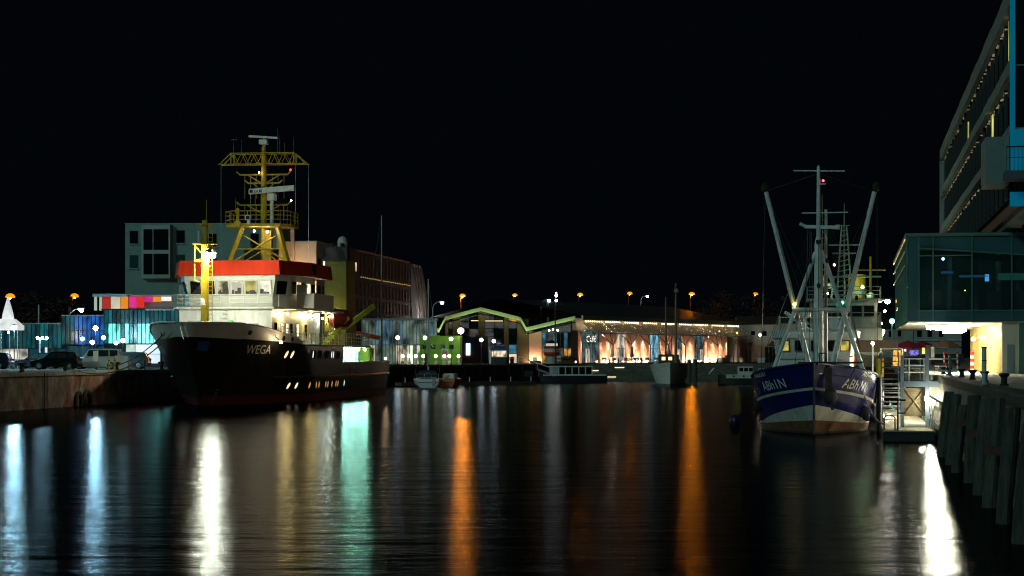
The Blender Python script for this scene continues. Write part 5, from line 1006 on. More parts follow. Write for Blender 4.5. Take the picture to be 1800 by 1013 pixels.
# ------------------------------------------------------------------ glass pavilion and the office tower over the promenade
x0, y0 = 19.9, 100.0
pv = T('glass_pavilion', 'teal glass box pavilion overhanging the lit promenade', 'pavilion', (x0, y0, 0), RQ)
cb_ = mat('beam_grey', (0.2, 0.24, 0.24), 0.7); tf = mat('teal_frame_paint', (0.05, 0.15, 0.12), 0.5, var=0.08); tp = mat('teal_cladding', (0.014, 0.075, 0.1), 0.45, var=0.1)
gp_ = mat('pavilion_glass', (0.01, 0.03, 0.034), 0.06, alpha=0.5)
O('interior_back_wall', MB().box(0.6, 11.9, 11, 11.2, 5.37, 9.6), mat('interior_teal', (0.12, 0.3, 0.26), 0.8, var=0.3, scale=0.8), pv)
for x_, y_ in ((1.4, 3.0), (3.6, 4.2), (5.6, 3.0), (2.4, 8.0), (5.0, 8.5)): O('interior_column', MB().cyl((x_, y_, 5.37), (x_, y_, 9.6), 0.13, n=10), mat('interior_white', (0.5, 0.55, 0.52), 0.7), pv)
for x_ in (1.0, 2.2, 3.9, 5.2): O('interior_desk', MB().box(x_, x_+0.9, 1.6, 2.2, 5.37, 6.1), grey, pv); O('interior_blind', MB().box(x_, x_+0.6, 0.25, 0.29, 5.4+0.3*(x_ % 1), 6.9), mat('blind_grey', (0.3, 0.32, 0.3), 0.8), pv)
O('interior_beam', MB().bar((1.0, 0.6, 8.9), (6.8, 5.0, 8.5), 0.2, 0.3), cb_, pv)
for x_, c_, i_ in ((2.0, (0.15, 0.6, 1), 0.8), (4.6, (0.1, 0.9, 0.6), 1.2), (6.4, (1, 0.8, 0.4), 0.5)): lampball('interior_lamp', (x_, 6.5, 8.8), 0.07, c_, i_, pv)
O('roof', MB().box(-0.15, 12, -0.2, 30, 9.62, 9.78), tf, pv); O('soffit', MB().box(0, 12, 0, 30, 5.3, 5.36), mat('soffit_white', (0.7, 0.68, 0.6), 0.6), pv)
O('front_cladding', MB().box(0.0, 0.52, -0.1, 0.0, 5.36, 9.62), tp, pv); O('spandrel', MB().box(0.52, 12, -0.08, 0.0, 5.36, 5.88), tp, pv)
hd = MB().add([(x_, y_, z) for y_ in (-0.08, 0.0) for x_, z in ((0.52, 9.62), (7.5, 9.62), (7.5, 8.55), (0.52, 9.05))], [(0,1,2,3), (7,6,5,4), (0,4,5,1), (2,6,7,3), (1,5,6,2), (0,3,7,4)]); O('head_panel', hd, tp, pv)
for x_ in (0.52, 1.22, 3.12, 5.05, 7.0): O('mullion', MB().box(x_-0.03, x_+0.03, -0.16, -0.08, 5.36, 9.62), tf, pv)
O('transom', MB().box(0.55, 3.1, -0.15, -0.081, 8.62, 8.68), tf, pv); O('transom', MB().box(0.55, 9, -0.15, -0.081, 5.86, 5.92), tf, pv)
O('sloping_rail', MB().bar((0.52, -0.12, 9.03), (7.5, -0.12, 8.53), 0.06, 0.07), tf, pv)
for a, b in ((0.56, 1.18), (1.26, 3.08), (3.16, 5.01), (5.09, 6.96)): O('pane', MB().box(a, b, -0.04, -0.01, 5.93, 8.9), gp_, pv)
for k in range(10): O('side_pane', MB().box(-0.03, 0.0, 0.15+2.95*k, 2.95+2.95*k, 5.5, 9.4), gp_, pv); O('side_mullion', MB().box(-0.1, -0.031, 0.02+2.95*k, 0.12+2.95*k, 5.36, 9.6), tf, pv)
for z, m in ((9.5, 0.9), (8.9, 0.25), (8.2, 0.12)):
    O('eaves_light_strip', MB().box(-0.16, -0.12, 1, 29, z, z+0.05), emi('eaves_%d' % (m*100), (1, 0.8, 0.35), m*0.5, (0, 2.2), 1.2), pv)
for k, (a, z) in enumerate(((22, 6.9), (19, 6.35))): O('side_lamp', MB().box(-0.14, -0.1, a, a+0.7, z, z+0.18), emi('side_lamp', (1, 0.6, 0.15), 1.2), pv)
for a, b, z, c, s in ((3.75, 3.95, 7.35, (0.1, 0.5, 1.0), 0.6), (1.6, 2.2, 7.75, (0.03, 0.25, 0.6), 0.12), (2.5, 3.9, 7.55, (0.03, 0.25, 0.6), 0.12), (4.4, 5.8, 7.4, (0.02, 0.3, 0.22), 0.10)):
    O('interior_light', MB().box(a, b, -0.06, -0.042, z, z+(0.35 if a in (3.75, 4.4) else 0.12)), emi('pv_light_%d' % (a*100), c, s), pv)
O('lamp_reflection_bulb', MB().sph((2.78, -0.1, 6.9), 0.035, 6, 4), emi('small_bulb', (1, 0.8, 0.3), 2), pv)  # lamp reflection in the glass put in as a glowing bead
for k, (a, b) in enumerate(((1.6, 3.0), (2.2, 6.0), (2.8, 10.0), (3.0, 15.0), (3.2, 21.0))):
    O('soffit_fitting', MB().box(a-0.62, a+0.62, b-0.2, b+0.2, 5.2, 5.3), steel, pv); O('soffit_lamp', MB().bbox(a-0.58, a+0.58, b-0.16, b+0.16, 5.0, 5.199, 0.03), emi('soffit_lamp_%d' % k, (1, 0.93, 0.66), (700, 560, 330, 170, 80)[k]), pv)
# lobby of upright slats
lw = emi('lit_lobby', (0.95, 0.82, 0.22), 1.1, (0.5, 1.5), 0.8, base=(0.4, 0.35, 0.2)); ls_ = mat('pale_timber_slat', (0.5, 0.38, 0.12), 0.6)
O('lobby_wall', MB().box(4.75, 4.85, 0.4, 27, 2.72, 5.3), lw, pv)
s0 = O('lobby_slat', MB().box(4.56, 4.75, 0, 0.12, 2.74, 5.29), ls_, pv, loc=(0, 0.6, 0))
for k in range(1, 60): again(s0, pv, (0, 0.6+0.44*k, 0))
O('lobby_end', MB().box(4.6, 5.4, 0.2, 0.4, 2.74, 5.3), mat('lobby_plaster', (0.6, 0.52, 0.4), 0.7), pv); O('door_pane', MB().box(4.85, 5.2, 0.14, 0.2, 2.8, 4.2), grey, pv)
lampball('lobby_lamp', (4.0, 6.0, 4.6), 0.1, (1, 0.9, 0.65), 6, pv); lampball('lobby_lamp', (4.0, 14.0, 4.6), 0.1, (1, 0.9, 0.65), 5, pv)
O('end_post', MB().box(5.42, 5.7, 0.1, 0.5, 2.72, 5.3), tf, pv)

tw_ = T('office_tower', 'tall concrete banded office tower raised over the quay at the frame edge', 'building', (21.25, 85, 0), RQ)
cb = mat('concrete_band', (0.2, 0.25, 0.235), 0.8, var=0.12, scale=0.8, bump=0.1)
O('core', MB().box(0.6, 24, 0.6, 69, 10.2, 19.0), mat('tower_core', (0.012, 0.015, 0.016), 0.6), tw_)
for z0_, z1_, g in ((18.7, 19.5, 0.0), (15.78, 16.3, 0.0), (13.0, 13.5, 0.0)): [O('facade_band_panel', MB().box(g+0.02*(k % 2), 24, 0.0+5.8*k, 5.77+5.8*k, z0_, z1_), cb, tw_) for k in range(12)]
O('edge_beam', MB().box(0.9, 24, 0.1, 40, 10.0, 10.62), mat('pale_beam', (0.34, 0.42, 0.4), 0.8), tw_)
for k in range(14): O('soffit_rib', MB().box(1.5, 24, 0.8+2.8*k, 1.0+2.8*k, 9.75, 10.0), dsteel, tw_)
O('far_edge', MB().box(0.0, 0.3, 69.3, 69.5, 9.9, 18.7), cb, tw_)
tg_ = mat('tower_glass', (0.008, 0.014, 0.016), 0.05); lit_t = emi('tower_lit', (0.85, 0.85, 0.2), 0.75, (0.4, 1.2), 1.0)
for z0_, z1_ in ((16.3, 18.7), (13.5, 15.78), (10.7, 13.0)):
    pn = mu = None
    for k in range(23):
        yy = 0.3+3.0*k
        if pn is None: pn = O('pane', MB().box(0.3, 0.34, 0.04, 2.9, z0_, z1_), tg_, tw_, loc=(0, yy, 0)); mu = O('mullion', MB().box(0.22, 0.36, -0.05, 0.03, z0_, z1_), dsteel, tw_, loc=(0, yy, 0))
        else: again(pn, tw_, (0, yy, 0)); again(mu, tw_, (0, yy, 0))
for yy, z0_, z1_, w in ((3.6, 16.32, 18.6, 0.7), (14.6, 13.52, 15.7, 0.8), (36, 16.32, 17.8, 0.5), (1.0, 13.55, 15.7, 0.15)): O('lit_window', MB().box(0.27, 0.295, yy, yy+w, z0_, z1_), lit_t, tw_)
for z in (18.52, 15.6, 12.8):  # rows of glowing dashes stand for lights reflected in the glass
    st0 = None
    for k in range(90):
        if random.random() < 0.4: continue
        if st0 is None: st0 = O('strip_light', MB().box(0.24, 0.29, 0, 0.2, 0, 0.04), emi('strip_led', (1, 0.85, 0.5), 0.28), tw_, loc=(0, 6+0.7*k, z))
        else: again(st0, tw_, (0, 6+0.7*k+random.uniform(-0.1, 0.1), z+random.uniform(-0.03, 0.03)))
cyan = emi('cyan_lit_cladding', (0.0, 0.36, 0.7), 0.15, (0.85, 1.1), 0.5, base=(0.02, 0.3, 0.42))  # blue lamp light on the front is put in as a glow
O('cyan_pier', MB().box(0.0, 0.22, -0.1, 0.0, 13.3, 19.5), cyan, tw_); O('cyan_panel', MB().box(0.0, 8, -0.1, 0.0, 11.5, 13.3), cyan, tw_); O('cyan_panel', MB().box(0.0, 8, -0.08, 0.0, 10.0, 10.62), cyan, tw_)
O('front_pane', MB().box(0.24, 6, -0.06, -0.02, 13.4, 16), tg_, tw_); O('front_pane', MB().box(0.24, 6, -0.06, -0.02, 16.1, 19.3), tg_, tw_)
O('balcony_slab', MB().box(-0.3, 8, -1.6, -0.11, 11.05, 11.4), mat('balcony_concrete', (0.08, 0.1, 0.11), 0.7), tw_); O('balcony_side', MB().box(-1.0, -0.02, 0.1, 3.2, 11.0, 13.0), cb, tw_)
br_ = MB(); br_.cyl((-0.25, -1.5, 12.4), (8, -1.5, 12.4), 0.03); br_.cyl((-0.25, -1.5, 11.95), (8, -1.5, 11.95), 0.012)
for k in range(50): br_.cyl((-0.25+0.16*k, -1.5, 11.4), (-0.25+0.16*k, -1.5, 12.4), 0.012, n=4)
O('balcony_rail', br_, dsteel, tw_)
for x_, y_ in ((2.4, 6.0), (3.0, 7.4), (2.7, 22.0), (2.7, 38)): O('support_column', MB().cyl((x_, y_, 2.72), (x_, y_, 10.0), 0.3, n=14), cb, tw_, smooth=True)
# ------------------------------------------------------------------ street lamps
lpost = mat('lamp_post_paint', (0.06, 0.065, 0.07), 0.5); lpw = mat('pale_lamp_post', (0.45, 0.47, 0.47), 0.5, 0.3)
def lamp(kind, px, py, Y, col, I, lab, g=2.5, r=None, group='street lamps', post=None):
    x_, z = gx(px, Y), gz(py, Y); t = T('street_lamp', lab, 'street lamp', (x_, Y, g), group=group); h = z-g
    pm_ = post or (lpost if kind == 'globe' else lpw)
    if kind == 'globe':
        r = r or 0.2; O('post', MB().lathe([(0.12, 0), (0.09, 0.25), (0.05, 0.4), (0.045, h-r)], n=8), pm_, t); O('globe', MB().sph((0, 0, h), r), glow(col, I, r), t, smooth=True); O('cap', MB().lathe([(r*1.25, h+r*0.9), (r*0.5, h+r*1.35), (0.03, h+r*1.5)], n=10), pm_, t)
    else:
        r = r or 0.22; s = -1 if kind == 'arm' else 0
        a = 1.4 if kind == 'arm' else 0.35
        O('post', MB().cyl((-a, 0, 0), (-a, 0, h-0.9), 0.11, 0.07).pipe([(-a, 0, h-0.9), (-a*0.9, 0, h-0.3), (-a*0.55, 0, h+0.12), (-0.1, 0, h+0.22)], 0.055), pm_, t)
        O('lamp_head', MB().loft([[(x0_, y_*k, h+0.26+zz2) for y_, zz2 in ((-0.2, -0.08), (-0.12, 0.06), (0.12, 0.06), (0.2, -0.08))] for x0_, k in ((-0.45, 0.6), (0.1, 1), (0.4, 0.5))]), pm_, t)
        if kind == 'road':
            O('lens', MB().sph((0, 0, h-0.14), 0.1, 8, 5), glow(col, I, 0.1), t, smooth=True)
            O('amber_bowl', MB().loft([[(q_*math.cos(a), q_*math.sin(a), h+z_) for a in [0.6283*i for i in range(10)]] for q_, z_ in ((0.2, 0.5), (0.5, 0.35), (0.66, 0.05), (0.6, -0.05))], True, False), emi('amber_bowl', (1, 0.3, 0.005), 1.3, base=(0.3, 0.1, 0.01)), t, smooth=True)  # glowing bowl added so the lamp reads orange
        else: O('lens', MB().sph((0, 0, h), r, 8, 5, 0.75), glow(col, I, r), t, smooth=True)
    return t
# sodium lights along the road behind the halls
for px, py, I, lab, Y in ((18, 523, 22, 'sodium street lamp over the peak of the white tent', 260), (131, 522, 12, 'sodium street lamp rising behind the teal glass building', 300), (813, 521, 640, 'big sodium street lamp over the left slope of the zigzag roof', 420), (905, 520, 25, 'sodium street lamp over the right slope of the zigzag gable', 470), (1020, 519, 45, 'sodium street lamp above the corner of the café hall', 450), (1107, 517, 30, 'sodium street lamp beside the cold white arm lamp over the café', 470), (1216, 518, 250, 'big sodium street lamp behind the masts of the white sailing vessel', 420), (1328, 518, 30, 'sodium street lamp above the cream house', 470)):
    lamp('road', px, py, Y, lamp_o, I, lab, r=0.34, post=mat('dark_lamp_post', (0.1, 0.06, 0.03), 0.6))
for px, py, Y, I, lab in ((143, 546, 230, 30, 'tall white lamp just above the roof of the glass building'), (777, 533, 300, 4, 'curved white arm lamp left of the zigzag gable'), (965, 529, 345, 5, 'white arm lamp over the valley of the zigzag roof'), (1138, 522, 420, 8, 'cold white arm lamp high over the café roof'), (1560, 531, 200, 60, 'bright white lamp on a tall mast beside the glass pavilion')):
    lamp('arm', px, py, Y, (0.8, 1.0, 0.97) if px != 1560 else (1, 0.92, 0.85), I, lab, r=0.26)
t = T('floodlight_mast', 'slim mast with two stacked pinkish floodlights behind the launch', 'floodlight', (gx(976, 300), 300, 2.5))
hh = gz(520, 300)-2.5; O('post', MB().cyl((0, 0, 0), (0, 0, hh), 0.11, 0.07), lpost, t)
for k, dz in enumerate((0.0, -0.75, 0.4)): O('floodlight', MB().sph((0.15, -0.15, hh+dz), 0.2 if k < 2 else 0.12, 8, 5), glow((1, 0.85, 0.8), (3, 3, 1)[k], 0.2), t)
for px, py, Y, I, lab in ((25, 576, 172, 150, 'very bright white globe lamp in front of the tent'), (168, 577, 170, 110, 'bright white globe lamp in front of the blue glass panes'), (162, 602, 185, 9, 'white globe lamp low over the roof of the white car'), (182, 594, 192, 6, 'small white globe lamp at the join of the glass sections'), (216, 599, 190, 8, 'white globe lamp at the lit portal of the glass building'), (145, 596, 188, 1.5, 'dim slim post lamp left of the white car'), (204, 603, 186, 1.5, 'dim slim post lamp behind the white cabinet')):
    lamp('globe', px, py, Y, lamp_w, I, lab)
t = T('twin_lamp', 'pale post with three small white lamps above the black hatchback', 'street lamp', (gx(70, 178), 178, 2.5)); hh = gz(597, 178)-2.5
O('post', MB().cyl((0, 0, 0), (0, 0, hh+0.1), 0.08), lpw, t); O('cross_arm', MB().cyl((-0.25, 0, hh), (0.7, 0, hh), 0.03), lpw, t)
for k in (-0.2, 0.22, 0.62): O('lamp_globe', MB().sph((k, 0, hh+0.14), 0.12, 8, 5), glow(lamp_w, 5, 0.12), t)
for px, py, Y, I, lab in ((699, 594, 262, 9, 'white globe lamp on the far quay nearest the ship\'s stern'), (747, 594, 266, 5, 'white globe lamp beside the yacht\'s mast'), (793, 596, 270, 6, 'white globe lamp in front of the lime kiosk'), (846, 598, 275, 6, 'white globe lamp in front of the mural wall'), (868, 600, 277, 5, 'white globe lamp above the blue roofed stall')):
    lamp('globe', px, py, Y, (0.78, 0.9, 1.0), I, lab, r=0.24)
lamp('globe', 810, 582, 280, (1, 0.8, 0.85), 9, 'large pinkish globe lamp at the corner of the lime kiosk', r=0.45)
for i, px in enumerate((708, 719, 731, 744, 766, 781, 790, 806)):
    Y = 268+0.1*(px-708); t = T('terrace_lamp', ('warm terrace lamp nearest the restaurant door', 'second warm terrace lamp from the restaurant', 'third warm terrace lamp from the restaurant', 'warm terrace lamp behind the yacht\'s boom', 'warm terrace lamp just right of the yacht\'s mast', 'warm terrace lamp below the framed poster', 'warm terrace lamp under the kiosk\'s last window', 'warm terrace lamp farthest right by the kiosk corner')[i], 'lamp', (gx(px, Y), Y, 2.5), group='warm terrace lamps')
    O('pedestal', MB().bbox(-0.22, 0.22, -0.22, 0.22, 0, 0.5, 0.03), white, t); O('stem', MB().cyl((0,0,0.5), (0,0,0.95), 0.04), steel, t); O('globe', MB().sph((0,0,1.15), 0.22), glow((1, 0.83, 0.45), 2.2, 0.22), t, smooth=True)
lamp('globe', 1336, 589, 352, (1, 0.8, 0.55), 10, 'warm lamp on a pale post between café hall and cream house', post=lpw)
lamp('globe', 1568, 565, 185, (0.15, 1, 0.65), 16, 'green harbour lamp on a slim post near the pavilion', g=2.72, post=lpw)
lamp('globe', 1551, 584, 150, (1, 0.86, 0.55), 85, 'large warm lamp on a post beside the floodlit vessel', g=2.72, r=0.18, post=lpw)
lamp('globe', 1548, 569, 152, (1, 0.95, 0.8), 6, 'smaller warm white lamp just above its larger neighbour', g=2.72, r=0.11, post=lpw)
lamp('globe', 1534, 604, 118, (1, 0.86, 0.5), 5, 'low warm lamp in front of the brown panelled vessel', g=2.0, r=0.09, post=lpw)

# ------------------------------------------------------------------ parked cars
tyre = mat('tyre', (0.015, 0.015, 0.015), 0.8); rimm = mat('alloy_rim', (0.6, 0.62, 0.65), 0.3, 0.8); tail = mat('tail_lamp_red', (0.5, 0.02, 0.02), 0.2); headm = mat('headlamp_glass', (0.6, 0.62, 0.65), 0.1); cgl = mat('car_glass', (0.02, 0.035, 0.035), 0.05)
def car(px, Y, L, Hc, col, lab, van=False, flip=False, rz=None):
    t = T('parked_car', lab, 'car', (gx(px, Y), Y, 2.52), (math.pi if flip else 0)+ (rz or 0), 'cars parked along the quay')
    pm_ = mat('car_paint_%d_%d' % (col[0]*99, col[2]*99), col, 0.18, spec=0.7)
    W2 = 0.88; zb = 0.22; belt = Hc*0.60
    lo = [(0.02, 0.45), (0.05, 0.72), (0.35, belt-0.12), (L*0.27, belt), (L*0.97, belt+0.04), (L-0.03, 0.75), (L, 0.45), (L-0.12, zb), (0.15, zb)]
    O('body', MB().loft([[(x_, y_, z*k+zb*(1-k)) for x_, z in lo] for y_, k in ((-W2, 0.94), (-W2+0.08, 1), (W2-0.08, 1), (W2, 0.94))]), pm_, t, smooth=True)
    r0, r1 = (L*0.43, L*0.93) if not van else (L*0.36, L*0.95)
    cab = [(L*0.24, belt-0.02), (r0, Hc-0.04), ((r0+r1)/2, Hc), (r1, Hc-0.07), (L*0.985, belt)]
    O('roof', MB().loft([[(x_+ (0.1 if x_ < r0 else 0)*(1-k)*3, y_*k2, z) for x_, z in cab] for y_, k, k2 in ((-W2+0.12, 0.9, 0.86), (-W2+0.18, 1, 0.86), (W2-0.18, 1, 0.86), (W2-0.12, 0.9, 0.86))]), pm_, t, smooth=True)
    for sy in (-1, 1):
        yv = sy*(W2-0.1)*0.885
        for a0, a1, b0, b1 in ((L*0.32, L*0.53, r0+0.06, L*0.53), (L*0.55, L*0.76, L*0.55, L*0.755), (L*0.78, L*0.93, L*0.78, r1-0.08)):
            O('side_window', MB().add([(a0, yv, belt+0.04), (a1, yv, belt+0.05), (b1, yv*0.985, Hc-0.13), (b0, yv*0.985, Hc-0.13)], [(0,1,2,3)]), cgl, t)
        O('mirror', MB().bbox(L*0.3, L*0.36, *sorted((sy*W2, sy*(W2+0.16))), belt, belt+0.14, 0.03), pm_, t)
        for xw in (L*0.19, L*0.81):
            w = O('tyre', MB().cyl((xw, sy*(W2-0.2), 0.31), (xw, sy*(W2+0.015), 0.31), 0.31, n=18), tyre, t)
            O('rim', MB().cyl((xw, sy*(W2+0.012), 0.31), (xw, sy*(W2+0.03), 0.31), 0.2, 0.17, n=12), rimm, w)
        O('headlight', MB().bbox(0.05, 0.3, *sorted((sy*(W2-0.35), sy*(W2-0.01))), 0.62, 0.78, 0.03), headm, t)
        O('tail_light', MB().bbox(L-0.16, L+0.005, *sorted((sy*(W2-0.22), sy*(W2+0.005))), 0.72, belt+0.02, 0.03), tail, t)
    O('windscreen', MB().add([(L*0.25, -0.62, belt+0.02), (L*0.25, 0.62, belt+0.02), (r0-0.05, 0.55, Hc-0.08), (r0-0.05, -0.55, Hc-0.08)], [(0,1,2,3)]), cgl, t)
    return t
car(-72, 167, 4.4, 1.45, (0.01, 0.02, 0.05), 'dark blue car cut by the frame edge with its red tail lamp showing')
car(25, 177, 4.3, 1.42, (0.012, 0.012, 0.016), 'dark saloon parked in the second row behind the hatchback')
car(57, 166, 3.95, 1.5, (0.006, 0.006, 0.008), 'black hatchback with bright alloy wheels')
car(126, 169, 4.3, 1.75, (0.62, 0.64, 0.66), 'white people carrier between the two dark cars', True)
car(176, 173, 4.3, 1.5, (0.05, 0.05, 0.055), 'grey car with red tail lamps behind the white cabinet')

# ------------------------------------------------------------------ quay furniture on the west side
def qpos(px, off): k = (px-900)/F; Y = (-52.9+off*0.989)/(k-0.1486); return (*lq(Y, off), 2.52)
t = T('switch_cabinet', 'pale grey electrical cabinet on the quay by the yellow hoops', 'cabinet', qpos(213, -1.6), LQ*0); O('body', MB().bbox(-0.5, 0.55, -0.3, 0.3, 0, 1.15, 0.03), offw, t); O('door', MB().box(-0.46, 0.0, -0.33, -0.3, 0.08, 1.05), offw, t); O('side_box', MB().bbox(0.56, 0.85, -0.2, 0.2, 0.1, 0.6, 0.02), grey, t); O('plinth', MB().box(-0.55, 0.6, -0.34, 0.34, -0.02, 0.05), conc, t)
t = T('quay_sign', 'white rectangular sign board on a pale post in front of the white car', 'sign', qpos(169, -1.4)); O('post', MB().cyl((0.1,0,0), (0.1,0,1.55), 0.035), steel, t); O('board', MB().box(-0.26, 0.12, -0.05, -0.02, 0.75, 1.5), white, t)
t = T('ladder_hoops', 'yellow ladder hoops with dark bands at the quay edge', 'ladder', qpos(191, -0.5), 0.3)
for k in (0.0, 0.42): O('hoop', MB().pipe([(k, -0.3, 0), (k, -0.3, 0.95), (k, -0.2, 1.05), (k, 0.1, 1.05), (k, 0.2, 0.95), (k, 0.2, 0)], 0.05), yel, t)
for k in (0.0, 0.42):
    for z in (0.35, 0.75): O('dark_band', MB().cyl((k, -0.3, z), (k, -0.3, z+0.08), 0.06), blackr, t)
t = T('quay_post', 'short dark post on the grass before the lit doors', 'post', qpos(253, -2.2)); O('shaft', MB().cyl((0,0,0), (0,0,0.75), 0.06), dsteel, t); O('collar', MB().cyl((0,0,0.55), (0,0,0.78), 0.08), dsteel, t)
t = T('flag_pole', 'bare white flag pole over the roof of the glass building', 'flag pole', (gx(68, 214), 214, 2.5)); O('pole', MB().cyl((0,0,0), (0,0,gz(538, 214)-2.5), 0.1, 0.07), white, t); O('finial', MB().sph((0,0,gz(538, 214)-2.45), 0.09), white, t)
t = T('flue_post', 'orange lit rusty post rising behind the glass building', 'post', (gx(122, 225), 225, 2.5)); O('shaft', MB().box(-0.1, 0.1, -0.1, 0.1, 0, gz(541, 225)-2.5), rustb, t); O('cap', MB().box(-0.14, 0.14, -0.14, 0.14, gz(541, 225)-2.5, gz(540, 225)-2.45), rustb, t)

# ------------------------------------------------------------------ far quay furniture
def stall(px, Y, w, m_roof, lab):
    t = T('market_stall', lab, 'kiosk', (gx(px, Y), Y, 2.5)); O('counter', MB().bbox(-w/2, w/2, 0, 1.6, 0, 1.0, 0.03), dsteel, t); O('back', MB().box(-w/2, w/2, 1.5, 1.6, 1.0, 2.0), offw, t)
    for sx in (-1, 1): O('corner_post', MB().box(sx*w/2-0.05, sx*w/2+0.05, 0, 0.1, 1.0, 2.0), white, t)
    O('roof', MB().loft([[(x_*k, 0.8+y_*k, z) for x_, y_ in ((-w/2-0.2, -1), (w/2+0.2, -1), (w/2+0.2, 1), (-w/2-0.2, 1))] for z, k in ((2.0, 1), (2.2, 1), (2.6, 0.5))]), m_roof, t); O('lit_opening', MB().box(-w/2+0.1, w/2-0.1, 1.4, 1.48, 1.1, 1.9), emi('stall_light', (1, 0.85, 0.6), 0.8, (0.1, 1.4), 1.5), t)
stall(877, 284.5, 2.2, mat('stall_blue', (0.02, 0.07, 0.2), 0.6), 'small blue roofed stall on the far quay beside the mural')
O('white_banner', MB().box(gx(860, 283), gx(863, 283), 283, 283.08, 2.5, gz(615, 283)), white, None, 'slim white banner board standing left of the blue roofed stall', 'banner')
for px, m, lab in ((892, mat('bin_green', (0.02, 0.25, 0.12), 0.5), 'green bin on the far quay'), (900, mat('bin_red', (0.5, 0.02, 0.05), 0.5), 'red bin on the far quay beside the green one')):
    t = T('litter_bin', lab, 'bin', (gx(px, 288), 288, 2.5)); O('body', MB().lathe([(0.26, 0), (0.32, 0.8), (0.34, 0.85)], n=12), m, t); O('lid', MB().lathe([(0.36, 0.86), (0.3, 1.0), (0.05, 1.08)], n=12), m, t)
t = T('lighthouse_kiosk', 'little red and white banded lighthouse kiosk with dark cone roof', 'kiosk', (gx(970, 305), 305, 2.5)); s_ = 1.2
for nm, z0_, z1_, m in (('base', 0, 1.25, mat('kiosk_cream', (0.5, 0.5, 0.4), 0.6)), ('red_band', 1.25, 1.75, red), ('white_band', 1.75, 2.3, white), ('red_band', 2.3, 2.7, red), ('lantern_room', 2.7, 3.1, emi('kiosk_lantern', (1, 0.95, 0.8), 0.5))):
    k = 0.75 if nm in ('base', 'lantern_room') else 1; O(nm, MB().lathe([(s_*k, z0_), (s_*k, z1_)], n=12), m, t)
O('cone_roof', MB().lathe([(0.95, 3.1), (0.3, 3.55), (0.04, 3.7)], n=12), dsteel, t)
t = T('notice_board', 'red and white notice board standing at the head of the launch', 'sign', (gx(982, 296), 296, 2.5)); O('board', MB().box(-0.3, 0.3, 0, 0.05, 0.4, 1.2), white, t); O('red_stripe', MB().box(-0.3, 0.3, -0.02, 0.0, 0.65, 0.85), red, t); O('leg', MB().cyl((0, 0.03, 0), (0, 0.03, 0.4), 0.04), steel, t)
t = T('hedge_planter', 'long dark hedge planter on the far quay left of the café', 'planter', (gx(986, 300), 300, 2.5)); O('trough', MB().bbox(0, 2.2, 0, 0.6, 0, 0.45, 0.03), brown, t)
hm = mat('hedge_leaf', (0.035, 0.05, 0.02), 0.7)
def leaves(mb, c, R3, n, s):
    for _ in range(n):
        d = Vector((random.gauss(0,1), random.gauss(0,1), random.gauss(0,1))).normalized() * random.random()**0.4
        p = Vector((c[0]+d.x*R3[0], c[1]+d.y*R3[1], c[2]+d.z*R3[2])); u = Vector((random.gauss(0,1), random.gauss(0,1), random.gauss(0,1))).normalized()*s; v = u.orthogonal().normalized()*s*0.6
        mb.add([p-u, p+v, p+u, p-v], [(0,1,2,3)])
    return mb
O('hedge', leaves(MB(), (1.1, 0.3, 0.75), (1.15, 0.32, 0.5), 700, 0.09), hm, t)['kind'] = 'stuff'
Cm = Matrix.Translation((*CA, 0)) @ Matrix.Rotation(CR, 4, 'Z')
def cpos(px, off, z=2.51): return tuple(Cm @ Vector((tt(px), off, z)))
# closed parasols and café furniture on the terrace
pr_w = mat('parasol_white', (0.75, 0.72, 0.68), 0.8); pr_m = mat('parasol_mauve', (0.2, 0.14, 0.22), 0.8)
for px, m, lab in ((1029, pr_w, 'closed white parasol before the café lettering'), (1045, pr_w, 'closed white parasol to the right of the café lettering'), (1064, pr_m, 'closed mauve parasol before the first floodlit brick pier'), (1113, pr_w, 'closed white parasol standing before the middle piers'), (1130, pr_m, 'closed mauve parasol left of the white sailing vessel'), (1256, pr_m, 'closed mauve parasol near the far end of the café')):
    t = T('parasol', lab, 'parasol', cpos(px, -5), group='closed parasols'); O('pole', MB().cyl((0,0,0), (0,0,3.0), 0.04), steel, t); O('furled_canopy', MB().lathe([(0.3, 1.0), (0.34, 1.2), (0.2, 2.2), (0.06, 2.9)], n=8), m, t); O('foot', MB().bbox(-0.35, 0.35, -0.35, 0.35, 0, 0.1, 0.02), conc, t)
def table(loc, rz, lab):
    t = T('cafe_table', lab, 'table', loc, rz, 'café terrace tables'); O('top', MB().lathe([(0.42, 0.71), (0.42, 0.75)], n=10), white, t); O('stem', MB().cyl((0,0,0.03), (0,0,0.71), 0.04), steel, t); O('base', MB().lathe([(0.25, 0), (0.22, 0.04)], n=8), steel, t); return t
def chair(loc, rz, lab):
    t = T('cafe_chair', lab, 'chair', loc, rz, 'café terrace chairs'); O('seat', MB().bbox(-0.22, 0.22, -0.22, 0.22, 0.43, 0.48, 0.01), brown, t); O('backrest', MB().box(-0.22, 0.22, 0.2, 0.24, 0.55, 0.92), brown, t)
    for sx in (-0.2, 0.2):
        O('leg', MB().cyl((sx, -0.2, 0), (sx, -0.2, 0.43), 0.018, n=5), steel, t); O('leg', MB().cyl((sx, 0.22, 0), (sx, 0.22, 0.9), 0.018, n=5), steel, t)
    return t
t0 = c0 = None; tl = 'small round café table on the terrace under the canopy'; cl_ = 'dark café chair at a terrace table under the canopy'
